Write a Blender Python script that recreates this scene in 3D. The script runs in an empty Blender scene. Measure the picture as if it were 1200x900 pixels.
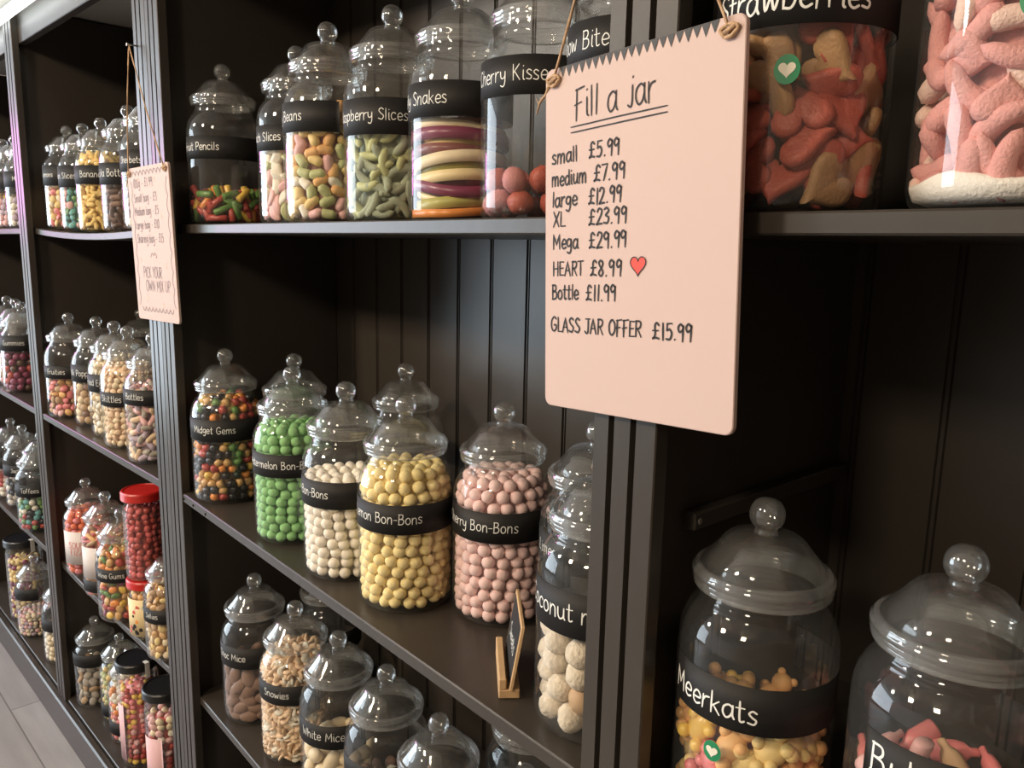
import bpy, bmesh, math, random
from mathutils import Vector, Matrix
random.seed(7)
SC = bpy.context.scene
COL = SC.collection
pi = math.pi

# ------------------------------------------------------------------ camera, world, light, exposure
CAM = Vector((0.0, -0.47, 1.41))
AX = Vector((0, 0, 0))
def make_camera():
    F, CX, CY = 925.0, 600.0, 450.0
    down = Vector((484 - CX, -(5800 - CY), -F)).normalized(); up = -down
    l = Vector((-220 - CX, -(270 - CY), -F)); l = (l - up * l.dot(up)).normalized()
    X = -l; Y = up.cross(X)                        # world axes written in camera coordinates
    R = Matrix((X, Y, up))                         # camera coords -> world coords
    cd = bpy.data.cameras.new('camera'); co = bpy.data.objects.new('camera', cd); COL.objects.link(co)
    co.matrix_world = Matrix.Translation(CAM) @ R.to_4x4()
    cd.sensor_fit = 'HORIZONTAL'; cd.sensor_width = 36.0; cd.lens = F / 1200 * 36.0
    cd.clip_start = 0.02; cd.clip_end = 60
    SC.camera = co
make_camera()
SC.view_settings.view_transform = 'Standard'; SC.view_settings.look = 'None'
SC.view_settings.gamma = 1.0; SC.view_settings.use_curve_mapping = False
SC.view_settings.exposure = 0.32
SC.cycles.transparent_max_bounces = 40
SC.cycles.max_bounces = 10; SC.cycles.diffuse_bounces = 4; SC.cycles.glossy_bounces = 5
SC.cycles.sample_clamp_indirect = 4.0
SC.cycles.caustics_reflective = False; SC.cycles.caustics_refractive = False

w = bpy.data.worlds.new('shop'); SC.world = w; w.use_nodes = True
def shop_ambient():
    # the unseen rest of the shop: bright towards the window end, dim towards the back of the shop
    nt = w.node_tree; bg = nt.nodes['Background']; tc = nt.nodes.new('ShaderNodeTexCoord'); sx = nt.nodes.new('ShaderNodeSeparateXYZ')
    nt.links.new(tc.outputs['Generated'], sx.inputs[0])
    r = nt.nodes.new('ShaderNodeValToRGB'); mr = nt.nodes.new('ShaderNodeMapRange'); mr.inputs[1].default_value = -1; mr.inputs[2].default_value = 1
    nt.links.new(sx.outputs['X'], mr.inputs[0]); nt.links.new(mr.outputs[0], r.inputs[0])
    e = r.color_ramp.elements; e[0].position = 0.0; e[0].color = (0.95, 1.0, 1.05, 1); e[1].position = 1.0; e[1].color = (0.10, 0.07, 0.05, 1)
    for p, c in ((0.30, (0.85, 0.82, 0.78, 1)), (0.46, (0.55, 0.47, 0.39, 1)), (0.60, (0.30, 0.22, 0.14, 1))):
        k = e.new(p); k.color = c
    nt.links.new(r.outputs[0], bg.inputs[0]); bg.inputs[1].default_value = 0.85
shop_ambient()

def area(name, loc, target, sx, sy, power, col):
    d = bpy.data.lights.new(name, 'AREA'); d.shape = 'RECTANGLE'; d.size = sx; d.size_y = sy
    d.energy = power; d.color = col
    o = bpy.data.objects.new(name, d); COL.objects.link(o); o.location = loc
    o.rotation_euler = (Vector(target) - Vector(loc)).to_track_quat('-Z', 'Y').to_euler()
    return o
# daylight through the shop window at the far left end of the room
area('window_daylight', (-5.4, -3.2, 1.45), (0, -3.2, 1.45), 3.6, 2.3, 165, (0.76, 0.89, 1.0))
# warm ceiling lamps over the customer side
area('ceiling_lamp', (0.0, -2.1, 2.5), (-0.3, -0.1, 1.1), 0.3, 0.3, 17, (1.0, 0.80, 0.58))
area('ceiling_lamp', (-1.4, -2.1, 2.5), (-1.2, -0.1, 1.1), 0.3, 0.3, 33, (1.0, 0.82, 0.62))
area('ceiling_lamp', (-3.0, -2.0, 2.5), (-2.5, -0.1, 1.1), 0.3, 0.3, 24, (1.0, 0.88, 0.74))
# small magenta LED tube on the far side of the room
area('neon_tube', (-4.9, -0.95, 1.75), (-2.0, 0.1, 0.9), 0.10, 0.5, 5, (1.0, 0.25, 0.85))

# ------------------------------------------------------------------ materials
def mat(name, col=(0.5, 0.5, 0.5), rough=0.5, spec=0.5, emit=None, es=1.0, sss=0.0, bump=0.0, bscale=60, var=0.0, vscale=30, metal=0.0, trans=0.0, coat=0.0):
    m = bpy.data.materials.new(name); m.use_nodes = True
    nt = m.node_tree; b = nt.nodes['Principled BSDF']
    b.inputs['Base Color'].default_value = (*col, 1); b.inputs['Roughness'].default_value = rough
    b.inputs['Specular IOR Level'].default_value = spec; b.inputs['Metallic'].default_value = metal
    b.inputs['Transmission Weight'].default_value = trans
    b.inputs['Coat Weight'].default_value = coat
    if sss:
        b.inputs['Subsurface Weight'].default_value = sss; b.inputs['Subsurface Radius'].default_value = (0.006, 0.004, 0.003)
        b.inputs['Subsurface Scale'].default_value = 1.0
    if emit:
        b.inputs['Emission Color'].default_value = (*emit, 1); b.inputs['Emission Strength'].default_value = es
    if bump or var:
        tc = nt.nodes.new('ShaderNodeTexCoord')
    if var:
        n = nt.nodes.new('ShaderNodeTexNoise'); n.inputs['Scale'].default_value = vscale; n.inputs['Detail'].default_value = 4
        nt.links.new(tc.outputs['Object'], n.inputs['Vector'])
        mx = nt.nodes.new('ShaderNodeMix'); mx.data_type = 'RGBA'
        mx.inputs[6].default_value = (*[c * (1 - var) for c in col], 1); mx.inputs[7].default_value = (*[min(1, c * (1 + var)) for c in col], 1)
        nt.links.new(n.outputs['Fac'], mx.inputs[0]); nt.links.new(mx.outputs[2], b.inputs['Base Color'])
    if bump:
        n2 = nt.nodes.new('ShaderNodeTexNoise'); n2.inputs['Scale'].default_value = bscale; n2.inputs['Detail'].default_value = 3
        nt.links.new(tc.outputs['Object'], n2.inputs['Vector'])
        bp = nt.nodes.new('ShaderNodeBump'); bp.inputs['Strength'].default_value = bump; bp.inputs['Distance'].default_value = 0.002
        nt.links.new(n2.outputs['Fac'], bp.inputs['Height']); nt.links.new(bp.outputs['Normal'], b.inputs['Normal'])
    return m

def clear_plastic(name, tint, haze, gloss=0.042, edge=0.5, rough=0.03, hz_col=(0.80, 0.82, 0.82)):
    """thin walled clear plastic: transparent, mirror-like towards its edges, a little milky, with some painted-in veil"""
    m = bpy.data.materials.new(name); m.use_nodes = True; nt = m.node_tree; nt.nodes.clear()
    out = nt.nodes.new('ShaderNodeOutputMaterial')
    tr = nt.nodes.new('ShaderNodeBsdfTransparent'); tr.inputs[0].default_value = (*tint, 1)
    df = nt.nodes.new('ShaderNodeBsdfDiffuse'); df.inputs[0].default_value = (*hz_col, 1)
    gl = nt.nodes.new('ShaderNodeBsdfGlossy'); gl.inputs['Roughness'].default_value = rough; gl.inputs[0].default_value = (1, 1, 1, 1)
    lw = nt.nodes.new('ShaderNodeLayerWeight'); lw.inputs['Blend'].default_value = 0.5
    pw = nt.nodes.new('ShaderNodeMath'); pw.operation = 'POWER'; pw.inputs[1].default_value = 3.2
    nt.links.new(lw.outputs['Facing'], pw.inputs[0])
    ml = nt.nodes.new('ShaderNodeMath'); ml.operation = 'MULTIPLY_ADD'; ml.inputs[1].default_value = edge; ml.inputs[2].default_value = gloss
    nt.links.new(pw.outputs[0], ml.inputs[0])
    tc = nt.nodes.new('ShaderNodeTexCoord'); nz = nt.nodes.new('ShaderNodeTexNoise'); nz.inputs['Scale'].default_value = 22; nz.inputs['Detail'].default_value = 5
    nt.links.new(tc.outputs['Object'], nz.inputs['Vector'])
    hz = nt.nodes.new('ShaderNodeMapRange'); hz.inputs[1].default_value = 0.3; hz.inputs[2].default_value = 0.7
    hz.inputs[3].default_value = haze * 0.6; hz.inputs[4].default_value = haze * 1.4  # white haze: cloudy plastic plus room reflection and veil put into the colour
    nt.links.new(nz.outputs['Fac'], hz.inputs[0])
    m1 = nt.nodes.new('ShaderNodeMixShader'); nt.links.new(hz.outputs[0], m1.inputs[0]); nt.links.new(tr.outputs[0], m1.inputs[1]); nt.links.new(df.outputs[0], m1.inputs[2])
    m2 = nt.nodes.new('ShaderNodeMixShader'); nt.links.new(ml.outputs[0], m2.inputs[0]); nt.links.new(m1.outputs[0], m2.inputs[1]); nt.links.new(gl.outputs[0], m2.inputs[2])
    nt.links.new(m2.outputs[0], out.inputs[0])
    return m

PAINT = mat('charcoal_paint', (0.046, 0.0385, 0.0320), 0.33, 0.33, bump=0.15, bscale=35, var=0.12, vscale=9)
PLASTIC = clear_plastic('clear_jar_plastic', (0.965, 0.97, 0.965), 0.024)
LIDP = clear_plastic('clear_lid_plastic', (0.945, 0.95, 0.945), 0.028, 0.055, 0.75, 0.05)
RIMP = clear_plastic('lid_rim_plastic', (0.92, 0.93, 0.925), 0.12, 0.08, 0.9, 0.06)
KNOBP = clear_plastic('solid_clear_plastic', (0.86, 0.87, 0.865), 0.055, 0.09, 1.0, 0.04)
BAND = mat('chalkboard_tape', (0.0125, 0.0115, 0.0110), 0.62, 0.35, var=0.25, vscale=40)
CHALK = mat('chalk_pen', (0.80, 0.80, 0.76), 0.8, 0.2)
SIGNP = mat('pink_board', (0.56, 0.42, 0.378), 0.65, 0.25, var=0.02, vscale=12)
INK = mat('black_marker', (0.022, 0.018, 0.018), 0.6, 0.3)
INKG = mat('grey_ink', (0.20, 0.17, 0.18), 0.7, 0.2)
ORANGE = mat('orange_flower_print', (0.75, 0.33, 0.20), 0.7, 0.2)
ZIG = mat('dark_grey_zigzag', (0.055, 0.055, 0.058), 0.6, 0.3)
REDH = mat('red_heart', (0.66, 0.075, 0.055), 0.6, 0.3)
TWINE = mat('jute_twine', (0.50, 0.33, 0.20), 0.9, 0.1, bump=0.6, bscale=600, var=0.3, vscale=300)
METAL = mat('nail_metal', (0.55, 0.53, 0.50), 0.3, 0.5, metal=1.0)
WOOD = mat('pale_wood', (0.55, 0.36, 0.19), 0.55, 0.3, var=0.15, vscale=60)
GREENST = mat('green_sticker', (0.02, 0.23, 0.10), 0.45, 0.4)
WHITEST = mat('cream_sticker', (0.78, 0.74, 0.62), 0.5, 0.3)
REDLID = mat('red_lid', (0.50, 0.018, 0.014), 0.35, 0.5)
BLACKLID = mat('black_lid', (0.010, 0.010, 0.011), 0.35, 0.5)
SEAL = mat('white_seal', (0.72, 0.70, 0.66), 0.5, 0.3)
PAPERL = mat('paper_label', (0.70, 0.64, 0.62), 0.5, 0.3)
PINKL = mat('pink_paper_label', (0.74, 0.46, 0.47), 0.5, 0.3)
REDINK = mat('red_ink', (0.62, 0.12, 0.11), 0.6, 0.3)
MULTI = mat('printed_label', (0.78, 0.62, 0.34), 0.5, 0.3)
SUGAR = mat('sugar', (0.86, 0.80, 0.72), 0.8, 0.2, bump=0.5, bscale=400)
LED = mat('led_strip', (0.9, 0.9, 0.9), 0.5, emit=(0.93, 1.0, 0.97), es=2.8)
WALLP = mat('pale_plaster', (0.50, 0.48, 0.44), 0.8, 0.2)
CEILP = mat('ceiling_paint', (0.62, 0.60, 0.56), 0.85, 0.2)
FRAMEP = mat('window_frame_paint', (0.55, 0.55, 0.55), 0.5, 0.4)

def candy(name, col, rough=0.6, sss=0.0, bump=0.0, bscale=200, var=0.10, spec=0.3):
    return mat(name, col, rough, spec, sss=sss, bump=bump, bscale=bscale, var=var, vscale=120)
C_YEL = candy('lemon_sugar', (0.94, 0.76, 0.36), 0.8, bump=0.3)
C_PNK = candy('pink_sugar', (0.90, 0.64, 0.61), 0.8, bump=0.3)
C_GRN = candy('green_sugar', (0.28, 0.56, 0.22), 0.75, bump=0.3)
C_WHT = candy('cream_sugar', (0.93, 0.85, 0.74), 0.8, bump=0.3)
J_RED = candy('red_jelly', (0.44, 0.06, 0.045), 0.3, spec=0.5)
J_ORG = candy('orange_jelly', (0.78, 0.27, 0.05), 0.3, spec=0.5)
J_YEL = candy('yellow_jelly', (0.80, 0.52, 0.09), 0.3, spec=0.5)
J_GRN = candy('green_jelly', (0.13, 0.26, 0.06), 0.3, spec=0.5)
J_BLK = candy('black_jelly', (0.016, 0.014, 0.018), 0.3, spec=0.5)
J_PUR = candy('purple_jelly', (0.20, 0.025, 0.07), 0.3, spec=0.5)
J_PNK = candy('pink_jelly', (0.70, 0.20, 0.20), 0.35, spec=0.5)
J_AMB = candy('amber_jelly', (0.62, 0.36, 0.13), 0.3, spec=0.5)
P_PNK = candy('pastel_pink', (0.76, 0.44, 0.42), 0.45)
P_YEL = candy('pastel_yellow', (0.78, 0.58, 0.24), 0.45)
P_GRN = candy('pastel_green', (0.50, 0.52, 0.25), 0.45)
P_ORG = candy('pastel_orange', (0.80, 0.45, 0.18), 0.45)
P_WHT = candy('pastel_white', (0.78, 0.72, 0.60), 0.5)
P_TEAL = candy('pastel_teal', (0.13, 0.36, 0.34), 0.5)
P_LIL = candy('pastel_lilac', (0.46, 0.36, 0.42), 0.6)
P_SAGE = candy('sour_sage', (0.36, 0.40, 0.28), 0.8, bump=0.5, bscale=500)
B_CRM = candy('cream', (0.80, 0.66, 0.44), 0.5)
B_PCH = candy('peach', (0.80, 0.58, 0.38), 0.55)
B_TAN = candy('tan', (0.48, 0.31, 0.17), 0.6)
B_BRN = candy('milk_chocolate', (0.23, 0.135, 0.095), 0.5)
B_DRK = candy('dark_cola', (0.085, 0.038, 0.022), 0.35, spec=0.5)
B_GRY = candy('dusty_grey', (0.40, 0.35, 0.29), 0.7)
COCO = candy('coconut_coating', (0.70, 0.60, 0.46), 0.9, bump=1.0, bscale=260, var=0.35)
SHR = candy('shrimp_foam', (0.72, 0.34, 0.31), 0.85, bump=0.6, bscale=500)
SHRL = candy('shrimp_foam_pale', (0.80, 0.56, 0.47), 0.85, bump=0.6, bscale=500)
STRR = candy('strawberry_red', (0.40, 0.085, 0.055), 0.45, bump=0.4, bscale=400)
STRW = candy('strawberry_pale', (0.42, 0.24, 0.11), 0.45, bump=0.4, bscale=400)

# ------------------------------------------------------------------ helpers
def tag(o, label=None, cat=None, group=None, kind=None):
    if label: o['label'] = label
    if cat: o['category'] = cat
    if group: o['group'] = group
    if kind: o['kind'] = kind
    return o
def empty(name, loc=(0, 0, 0), rz=0.0, sc=1.0):
    o = bpy.data.objects.new(name, None); o.empty_display_size = 0.03; COL.objects.link(o)
    o.location = loc; o.rotation_euler = (0, 0, rz); o.scale = (sc,) * 3
    return o
def mesh(name, verts, faces, m=None, smooth=False, auto=None):
    me = bpy.data.meshes.new(name); me.from_pydata([tuple(v) for v in verts], [], faces); me.validate()
    if m is not None:
        for mm in (m if isinstance(m, (list, tuple)) else [m]): me.materials.append(mm)
    if smooth: me.polygons.foreach_set('use_smooth', [True] * len(me.polygons))
    me.update(); return me
def link(name, me, parent=None):
    o = bpy.data.objects.new(name, me); COL.objects.link(o)
    if parent is not None: o.parent = parent
    return o
class MB:
    def __init__(s): s.v = []; s.f = []; s.mi = []
    def add(s, v, f, mi=0):
        n = len(s.v); s.v += [Vector(p) for p in v]; s.f += [tuple(i + n for i in q) for q in f]; s.mi += [mi] * len(f)
    def box(s, x0, x1, y0, y1, z0, z1, mi=0, b=0.0015):
        # box with chamfered edges
        cx, cy, cz = (x0 + x1) / 2, (y0 + y1) / 2, (z0 + z1) / 2; hx, hy, hz = abs(x1 - x0) / 2, abs(y1 - y0) / 2, abs(z1 - z0) / 2
        b = min(b, hx * .45, hy * .45, hz * .45); bm = bmesh.new(); bmesh.ops.create_cube(bm, size=2)
        for q in bm.verts: q.co = Vector((cx + q.co.x * hx, cy + q.co.y * hy, cz + q.co.z * hz))
        bmesh.ops.bevel(bm, geom=list(bm.edges), offset=b, segments=1, affect='EDGES')
        bm.verts.index_update(); s.add([q.co.copy() for q in bm.verts], [[q.index for q in f.verts] for f in bm.faces], mi); bm.free()
    def prism(s, prof, z0, z1, mi=0, caps=True):
        n = len(prof); v = [(x, y, z0) for x, y in prof] + [(x, y, z1) for x, y in prof]
        f = [(i, (i + 1) % n, n + (i + 1) % n, n + i) for i in range(n)]
        if caps: f += [tuple(range(n))[::-1], tuple(range(n, 2 * n))]
        s.add(v, f, mi)
    def tube(s, pts, r, seg=7, mi=0):
        pts = [Vector(p) for p in pts]; n = len(pts); v = []; f = []
        for i, p in enumerate(pts):
            d = (pts[min(i + 1, n - 1)] - pts[max(i - 1, 0)]).normalized()
            a = d.orthogonal().normalized(); c = d.cross(a)
            if i:  # keep frames aligned
                a = (pa - d * pa.dot(d)).normalized(); c = d.cross(a)
            pa = a
            rr = r[i] if isinstance(r, (list, tuple)) else r
            v += [p + (a * math.cos(t) + c * math.sin(t)) * rr for t in [2 * pi * k / seg for k in range(seg)]]
        for i in range(n - 1):
            for k in range(seg): f.append((i * seg + k, i * seg + (k + 1) % seg, (i + 1) * seg + (k + 1) % seg, (i + 1) * seg + k))
        f += [tuple(range(seg))[::-1], tuple(range((n - 1) * seg, n * seg))]
        s.add(v, f, mi)
    def inst(s, me, M, mi=0):
        n = len(s.v); s.v += [M @ q.co for q in me.vertices]; s.f += [tuple(i + n for i in p.vertices) for p in me.polygons]; s.mi += [mi] * len(me.polygons)
    def me(s, name, m, smooth=False):
        me = mesh(name, s.v, s.f, m, smooth); me.polygons.foreach_set('material_index', s.mi[:len(me.polygons)]); me.update(); return me
    def build(s, name, m, parent=None, smooth=False): return link(name, s.me(name, m, smooth), parent)
def lathe(prof, seg=48, close_bottom=False, close_top=False):
    v = []; f = []
    for r, z in prof: v += [(r * math.sin(2 * pi * k / seg), -r * math.cos(2 * pi * k / seg), z) for k in range(seg)]
    for i in range(len(prof) - 1):
        for k in range(seg): f.append((i * seg + k, i * seg + (k + 1) % seg, (i + 1) * seg + (k + 1) % seg, (i + 1) * seg + k))
    if close_bottom: f.append(tuple(range(seg))[::-1])
    if close_top: f.append(tuple(range((len(prof) - 1) * seg, len(prof) * seg)))
    return v, f

# ------------------------------------------------------------------ handwriting (single stroke letters, x-height 9, capitals 14)
G = {
'a': (9, '7,7.5 4.5,9 1.5,7 1,3 3,.2 5.5,1.5 7,5|7,9 7,3 8.2,.3'), 'b': (8.5, '1.2,14 1.2,.5|1.2,5 3.5,8.5 6.5,7.5 7,4 5,.5 1.5,.8'),
'c': (7.5, '6.5,7.5 4,9 1.3,6.5 1.3,2.5 3.5,.2 6.5,1.5'), 'd': (9, '7,7 4.5,8.8 1.4,6.5 1.2,2.5 3.4,.2 6,1.6 7,4|7.1,14 7.1,3 8,.3'),
'e': (8, '1.3,4.4 6.8,5 6.2,8 3.6,9 1.3,6 1.6,2 4,.2 7,1.6'), 'f': (6.5, '6.3,13 4,14 2.8,11.5 2.8,0|.6,8 5.6,8.4'),
'g': (8.5, '6.8,7.6 4,9 1.3,7 1.4,3.4 4,2 6.4,4 6.9,7|6.9,8.6 6.7,-1 4.5,-4.6 1.4,-3.4'), 'h': (8.5, '1.2,14 1.2,0|1.2,5 3.6,8.6 6.2,7.6 6.6,4 6.8,0'),
'i': (4, '2,8.8 2,1.5 3.2,.2|2,12.2 2.2,12.6'), 'j': (5.5, '3.6,9 3.6,2 2.6,-.4 .6,.6|3.7,12.4 3.9,12.8'),
'k': (8, '1.2,14 1.2,0|6.2,8.6 1.6,4.4|2.6,5.2 6.8,0'), 'l': (3.8, '1.8,14 1.8,.2'),
'm': (12.5, '1.2,9 1.2,0|1.2,5.4 3.2,8.8 5.4,7.6 5.7,0|5.7,5.4 7.8,8.8 10,7.6 10.4,0'), 'n': (8.5, '1.2,9 1.2,0|1.2,5.2 3.6,8.8 6.2,7.6 6.6,4 6.8,0'),
'o': (8.2, '4,9 1.2,6.4 1.4,2 4,.2 6.8,2.6 6.6,7 4,9'), 'p': (8.5, '1.2,9 1.2,-5|1.2,6 3.6,9 6.6,7.4 6.6,3 4.2,.6 1.4,1.8'),
'r': (6.5, '1.2,9 1.2,0|1.2,5 2.8,8 5.6,8.8'), 's': (7, '5.8,7.8 3.4,9 1.4,7 3.4,4.8 5.8,3 4.6,.4 1,1'),
't': (6.5, '2.8,13.4 2.8,2 4,.2 5.6,1|.6,9 5.6,9.3'), 'u': (8.5, '1.2,9 1.3,3 3.2,.2 5.8,1.6 6.8,5|6.8,9 6.8,2 7.8,.2'),
'v': (8, '1,9 3.8,.2 6.8,9'), 'w': (11, '1,9 2.6,.4 5,7 7.4,.4 9.6,9'), 'x': (7.5, '1,9 6.4,0|6.2,9 1,0'), 'y': (8, '1,9 1.6,4 3.6,2.6 6,4.4 6.6,9|6.6,9 6.3,-1 4.2,-4.6 1.2,-3.4'),
'z': (7.5, '!1,9 6.2,9 1,0 6.6,0'),
'A': (10, '!.6,0 4.8,14 8.8,0|2,5 7.4,5'), 'B': (9.5, '1.4,14 1.4,.2|.8,13.6 5.6,13.6 6.6,10.6 4.8,8 1.6,7.6|1.6,7.6 6.6,7 7.8,3.6 5.6,.4 .8,.2'),
'C': (9.5, '8,12 5,14 1.6,10.6 1.4,4 4.4,.2 8,2'), 'E': (8.5, '!7,13.6 1.4,13.8 1.4,.2 7.4,.4|1.4,7.2 6,7.4'), 'F': (8.5, '!1.8,13.8 1.8,-1|.8,13.4 7.6,14.4|.2,6.4 5.6,7.4'),
'G': (10.5, '8.6,12 5.4,14 1.6,10.6 1.4,4 4.6,.2 8.4,2 8.6,6 5.4,6'), 'H': (10, '1.4,14 1.4,0|8,14 8,0|1.4,7 8,7.2'), 'J': (8.5, '!2,13.8 8,14|5.6,14 5.6,2.6 3.6,.2 1,2'),
'K': (9, '1.4,14 1.4,0|7.4,14 1.8,6.6|2.8,7.8 8,0'), 'L': (8, '!1.6,14 1.6,.4 7.4,.4'), 'M': (12, '!1.2,0 1.6,14 5.8,4 10,14 10.4,0'), 'O': (10.5, '5,14 1.4,10 1.6,3 5.2,0 8.8,4 8.6,10.6 5,14'),
'P': (9, '1.4,14 1.4,0|.8,13.6 6,13.6 7.6,10.4 5.6,7 1.6,6.6'), 'R': (9.5, '1.4,14 1.4,0|.8,13.6 6,13.6 7.4,10.6 5.4,7.4 1.6,7|3.4,7 8,0'), 'S': (9, '7.4,12.2 4.4,14 1.6,11 4.2,7.6 7.6,4.4 5.4,.4 1,1.6'),
'T': (9, '!.8,13.6 8.4,14|4.6,13.8 4.6,0'), 'U': (10, '1.4,14 1.4,4 4.6,.2 8,3.6 8.2,14'), 'W': (13, '!1,14 3.4,0 6.4,11 9.4,0 12,14'), 'X': (9, '1,14 8,0|8,14 1,0'), 'Y': (9, '1,14 4.6,7|8.2,14 4.6,7 4.4,0'),
'N': (10, '!1.4,0 1.4,14 8,0 8,14'), 'I': (4, '2,14 2,0'), 'Z': (9, '!1,14 7.8,14 1,0 8.4,0'),
'1': (5, '!2.6,13.8 2.6,0'), '2': (8.5, '1.2,11 3,13.8 6.4,12.6 6,8.4 1.2,.6 1.2,.4 7.4,.6'), '3': (8.5, '1.4,12.6 4.4,14 6.6,11 3.2,7.6 6.8,5.4 5.6,.8 1.2,1.2'),
'5': (8.5, '!6.8,13.8 2,13.6 1.8,8|1.8,8 5,8.8 7,5.4 5.2,.8 1.2,.8'), '7': (8, '!1,13.6 7.2,13.8 3,0'), '8': (8.5, '6.4,12 3.8,14 1.6,11.4 6.4,4 4.2,.2 1.4,3 5.6,8.8 6.4,12'),
'9': (8.5, '6.6,12 3.8,14 1.4,11 3,7.6 6.2,9.4 6.8,12.6|6.8,12.6 6.2,0'), '0': (8.5, '4,14 1.2,10 1.4,3 4,0 7,4 6.8,10.6 4,14'), '4': (8.5, '!5.4,0 5.4,14 .8,4.6 7.6,4.8'),
'£': (10, '8.2,12 5.8,14 3.8,11.6 4.2,5 2.8,1.4 1,.6 4,1.6 8.4,.8|1.6,7.4 7.4,7.6'), '.': (4, '1.8,.4 2.1,.8'), '-': (6.5, '1,5.4 5.4,5.6'), "'": (3.5, '2,14 1.6,11'), ' ': (6, ''), '&': (9, '8,0 2,11 4,14 6,11 1.6,5 3,0 7.6,5'),
}
def crom(P, k=5):
    if len(P) < 3: return P
    out = []
    closed = P[0] == P[-1]
    for i in range(len(P) - 1):
        p1, p2 = P[i], P[i + 1]
        p0 = P[i - 1] if i else (P[-2] if closed else p1); p3 = P[i + 2] if i + 2 < len(P) else (P[1] if closed else p2)
        for j in range(k):
            t = j / k
            out.append(tuple(0.5 * (2 * b + (c - a) * t + (2 * a - 5 * b + 4 * c - d) * t * t + (3 * b - a - 3 * c + d) * t ** 3) for a, b, c, d in zip(p0, p1, p2, p3)))
    return out + [P[-1]]
def text_strokes(txt, unit, jitter=0.35):
    rnd = random.Random(txt); x = 0; S = []
    for ch in txt:
        adv, st = G.get(ch, G[' ']); dy = rnd.uniform(-jitter, jitter); sh = rnd.uniform(-.03, .05)
        for q in st.split('|'):
            if not q: continue
            sharp = q.startswith('!'); q = q.lstrip('!')
            P = [tuple(float(c) for c in p.split(',')) for p in q.split()]
            P = [(px + sh * py, py) for px, py in P]
            if not sharp: P = crom(P)
            S.append([((x + px) * unit, (py + dy) * unit) for px, py in P])
        x += adv * rnd.uniform(.96, 1.05)
    return S, x * unit
def ribbon(S, width, fmap, mb=None, lift=0.0):
    """strokes -> thin ribbons on the surface fmap(u, v)"""
    mb = mb or MB(); h = width / 2
    for P in S:
        if len(P) < 2: continue
        Q = []
        for a, b in zip(P[:-1], P[1:]):     # subdivide long straight runs so that they follow a curved surface
            n = max(1, int(math.hypot(b[0] - a[0], b[1] - a[1]) / 0.004))
            Q += [(a[0] + (b[0] - a[0]) * i / n, a[1] + (b[1] - a[1]) * i / n) for i in range(n)]
        Q.append(P[-1]); v = []; n = len(Q)
        for i, p in enumerate(Q):
            a, b = Q[max(i - 1, 0)], Q[min(i + 1, n - 1)]; dx, dy = b[0] - a[0], b[1] - a[1]; L = math.hypot(dx, dy) or 1e-9; dx /= L; dy /= L
            e = (-h if i == 0 else (h if i == n - 1 else 0)) * .7
            hh = h * (.7 if i in (0, n - 1) else 1)
            v.append(fmap(p[0] + dx * e - dy * hh, p[1] + dy * e + dx * hh)); v.append(fmap(p[0] + dx * e + dy * hh, p[1] + dy * e - dx * hh))
        mb.add(v, [(2 * i + 1, 2 * i + 3, 2 * i + 2, 2 * i) for i in range(n - 1)])
    return mb
def heart_pts(n=40):
    P = []
    for i in range(n):
        t = 2 * pi * i / n; P.append((16 * math.sin(t) ** 3 / 17, (13 * math.cos(t) - 5 * math.cos(2 * t) - 2 * math.cos(3 * t) - math.cos(4 * t)) / 17))
    return P

# ------------------------------------------------------------------ room
def structure(name, mb, m):
    o = mb.build(name, m); o['kind'] = 'structure'; return o
def floor_material():
    m = mat('grey_laminate', (0.52, 0.50, 0.48), 0.42, 0.45); nt = m.node_tree; b = nt.nodes['Principled BSDF']
    tc = nt.nodes.new('ShaderNodeTexCoord'); mp = nt.nodes.new('ShaderNodeMapping'); nt.links.new(tc.outputs['Object'], mp.inputs[0])
    mp.inputs['Rotation'].default_value = (0, 0, math.radians(-3.45))
    br = nt.nodes.new('ShaderNodeTexBrick'); nt.links.new(mp.outputs[0], br.inputs[0])
    br.inputs['Scale'].default_value = 1.0; br.inputs['Mortar Size'].default_value = 0.0022; br.inputs['Mortar Smooth'].default_value = 0.3
    br.inputs['Brick Width'].default_value = 1.05; br.inputs['Row Height'].default_value = 0.205
    br.inputs[1].default_value = (0.40, 0.385, 0.375, 1); br.inputs[2].default_value = (0.345, 0.33, 0.32, 1); br.inputs[3].default_value = (0.17, 0.16, 0.155, 1)
    nz = nt.nodes.new('ShaderNodeTexNoise'); nz.inputs['Scale'].default_value = 5; nz.inputs['Detail'].default_value = 6
    mp2 = nt.nodes.new('ShaderNodeMapping'); mp2.inputs['Scale'].default_value = (1, 7, 1); nt.links.new(mp.outputs[0], mp2.inputs[0]); nt.links.new(mp2.outputs[0], nz.inputs[0])
    mx = nt.nodes.new('ShaderNodeMix'); mx.data_type = 'RGBA'; mx.blend_type = 'MULTIPLY'; mx.inputs[0].default_value = 0.35
    nt.links.new(br.outputs[0], mx.inputs[6]); nt.links.new(nz.outputs['Fac'], mx.inputs[7]); nt.links.new(mx.outputs[2], b.inputs['Base Color'])
    return m
q = MB(); q.box(-5.6, 1.6, -5.2, 0.6, -0.06, 0.0); structure('floor', q, floor_material())
q = MB(); q.box(-5.6, 1.6, -5.2, 0.6, 2.62, 2.68); structure('ceiling', q, CEILP)
q = MB(); q.box(-5.6, 1.6, 0.46, 0.56, 0, 2.62); structure('wall_back', q, WALLP)
q = MB()
q.box(-5.6, -5.5, -5.2, 0.46, 0, 0.28); q.box(-5.6, -5.5, -5.2, 0.46, 2.62, 2.64); q.box(-5.6, -5.5, -1.33, 0.46, 0.28, 2.62); q.box(-5.6, -5.5, -5.2, -5.02, 0.28, 2.62)
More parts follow.
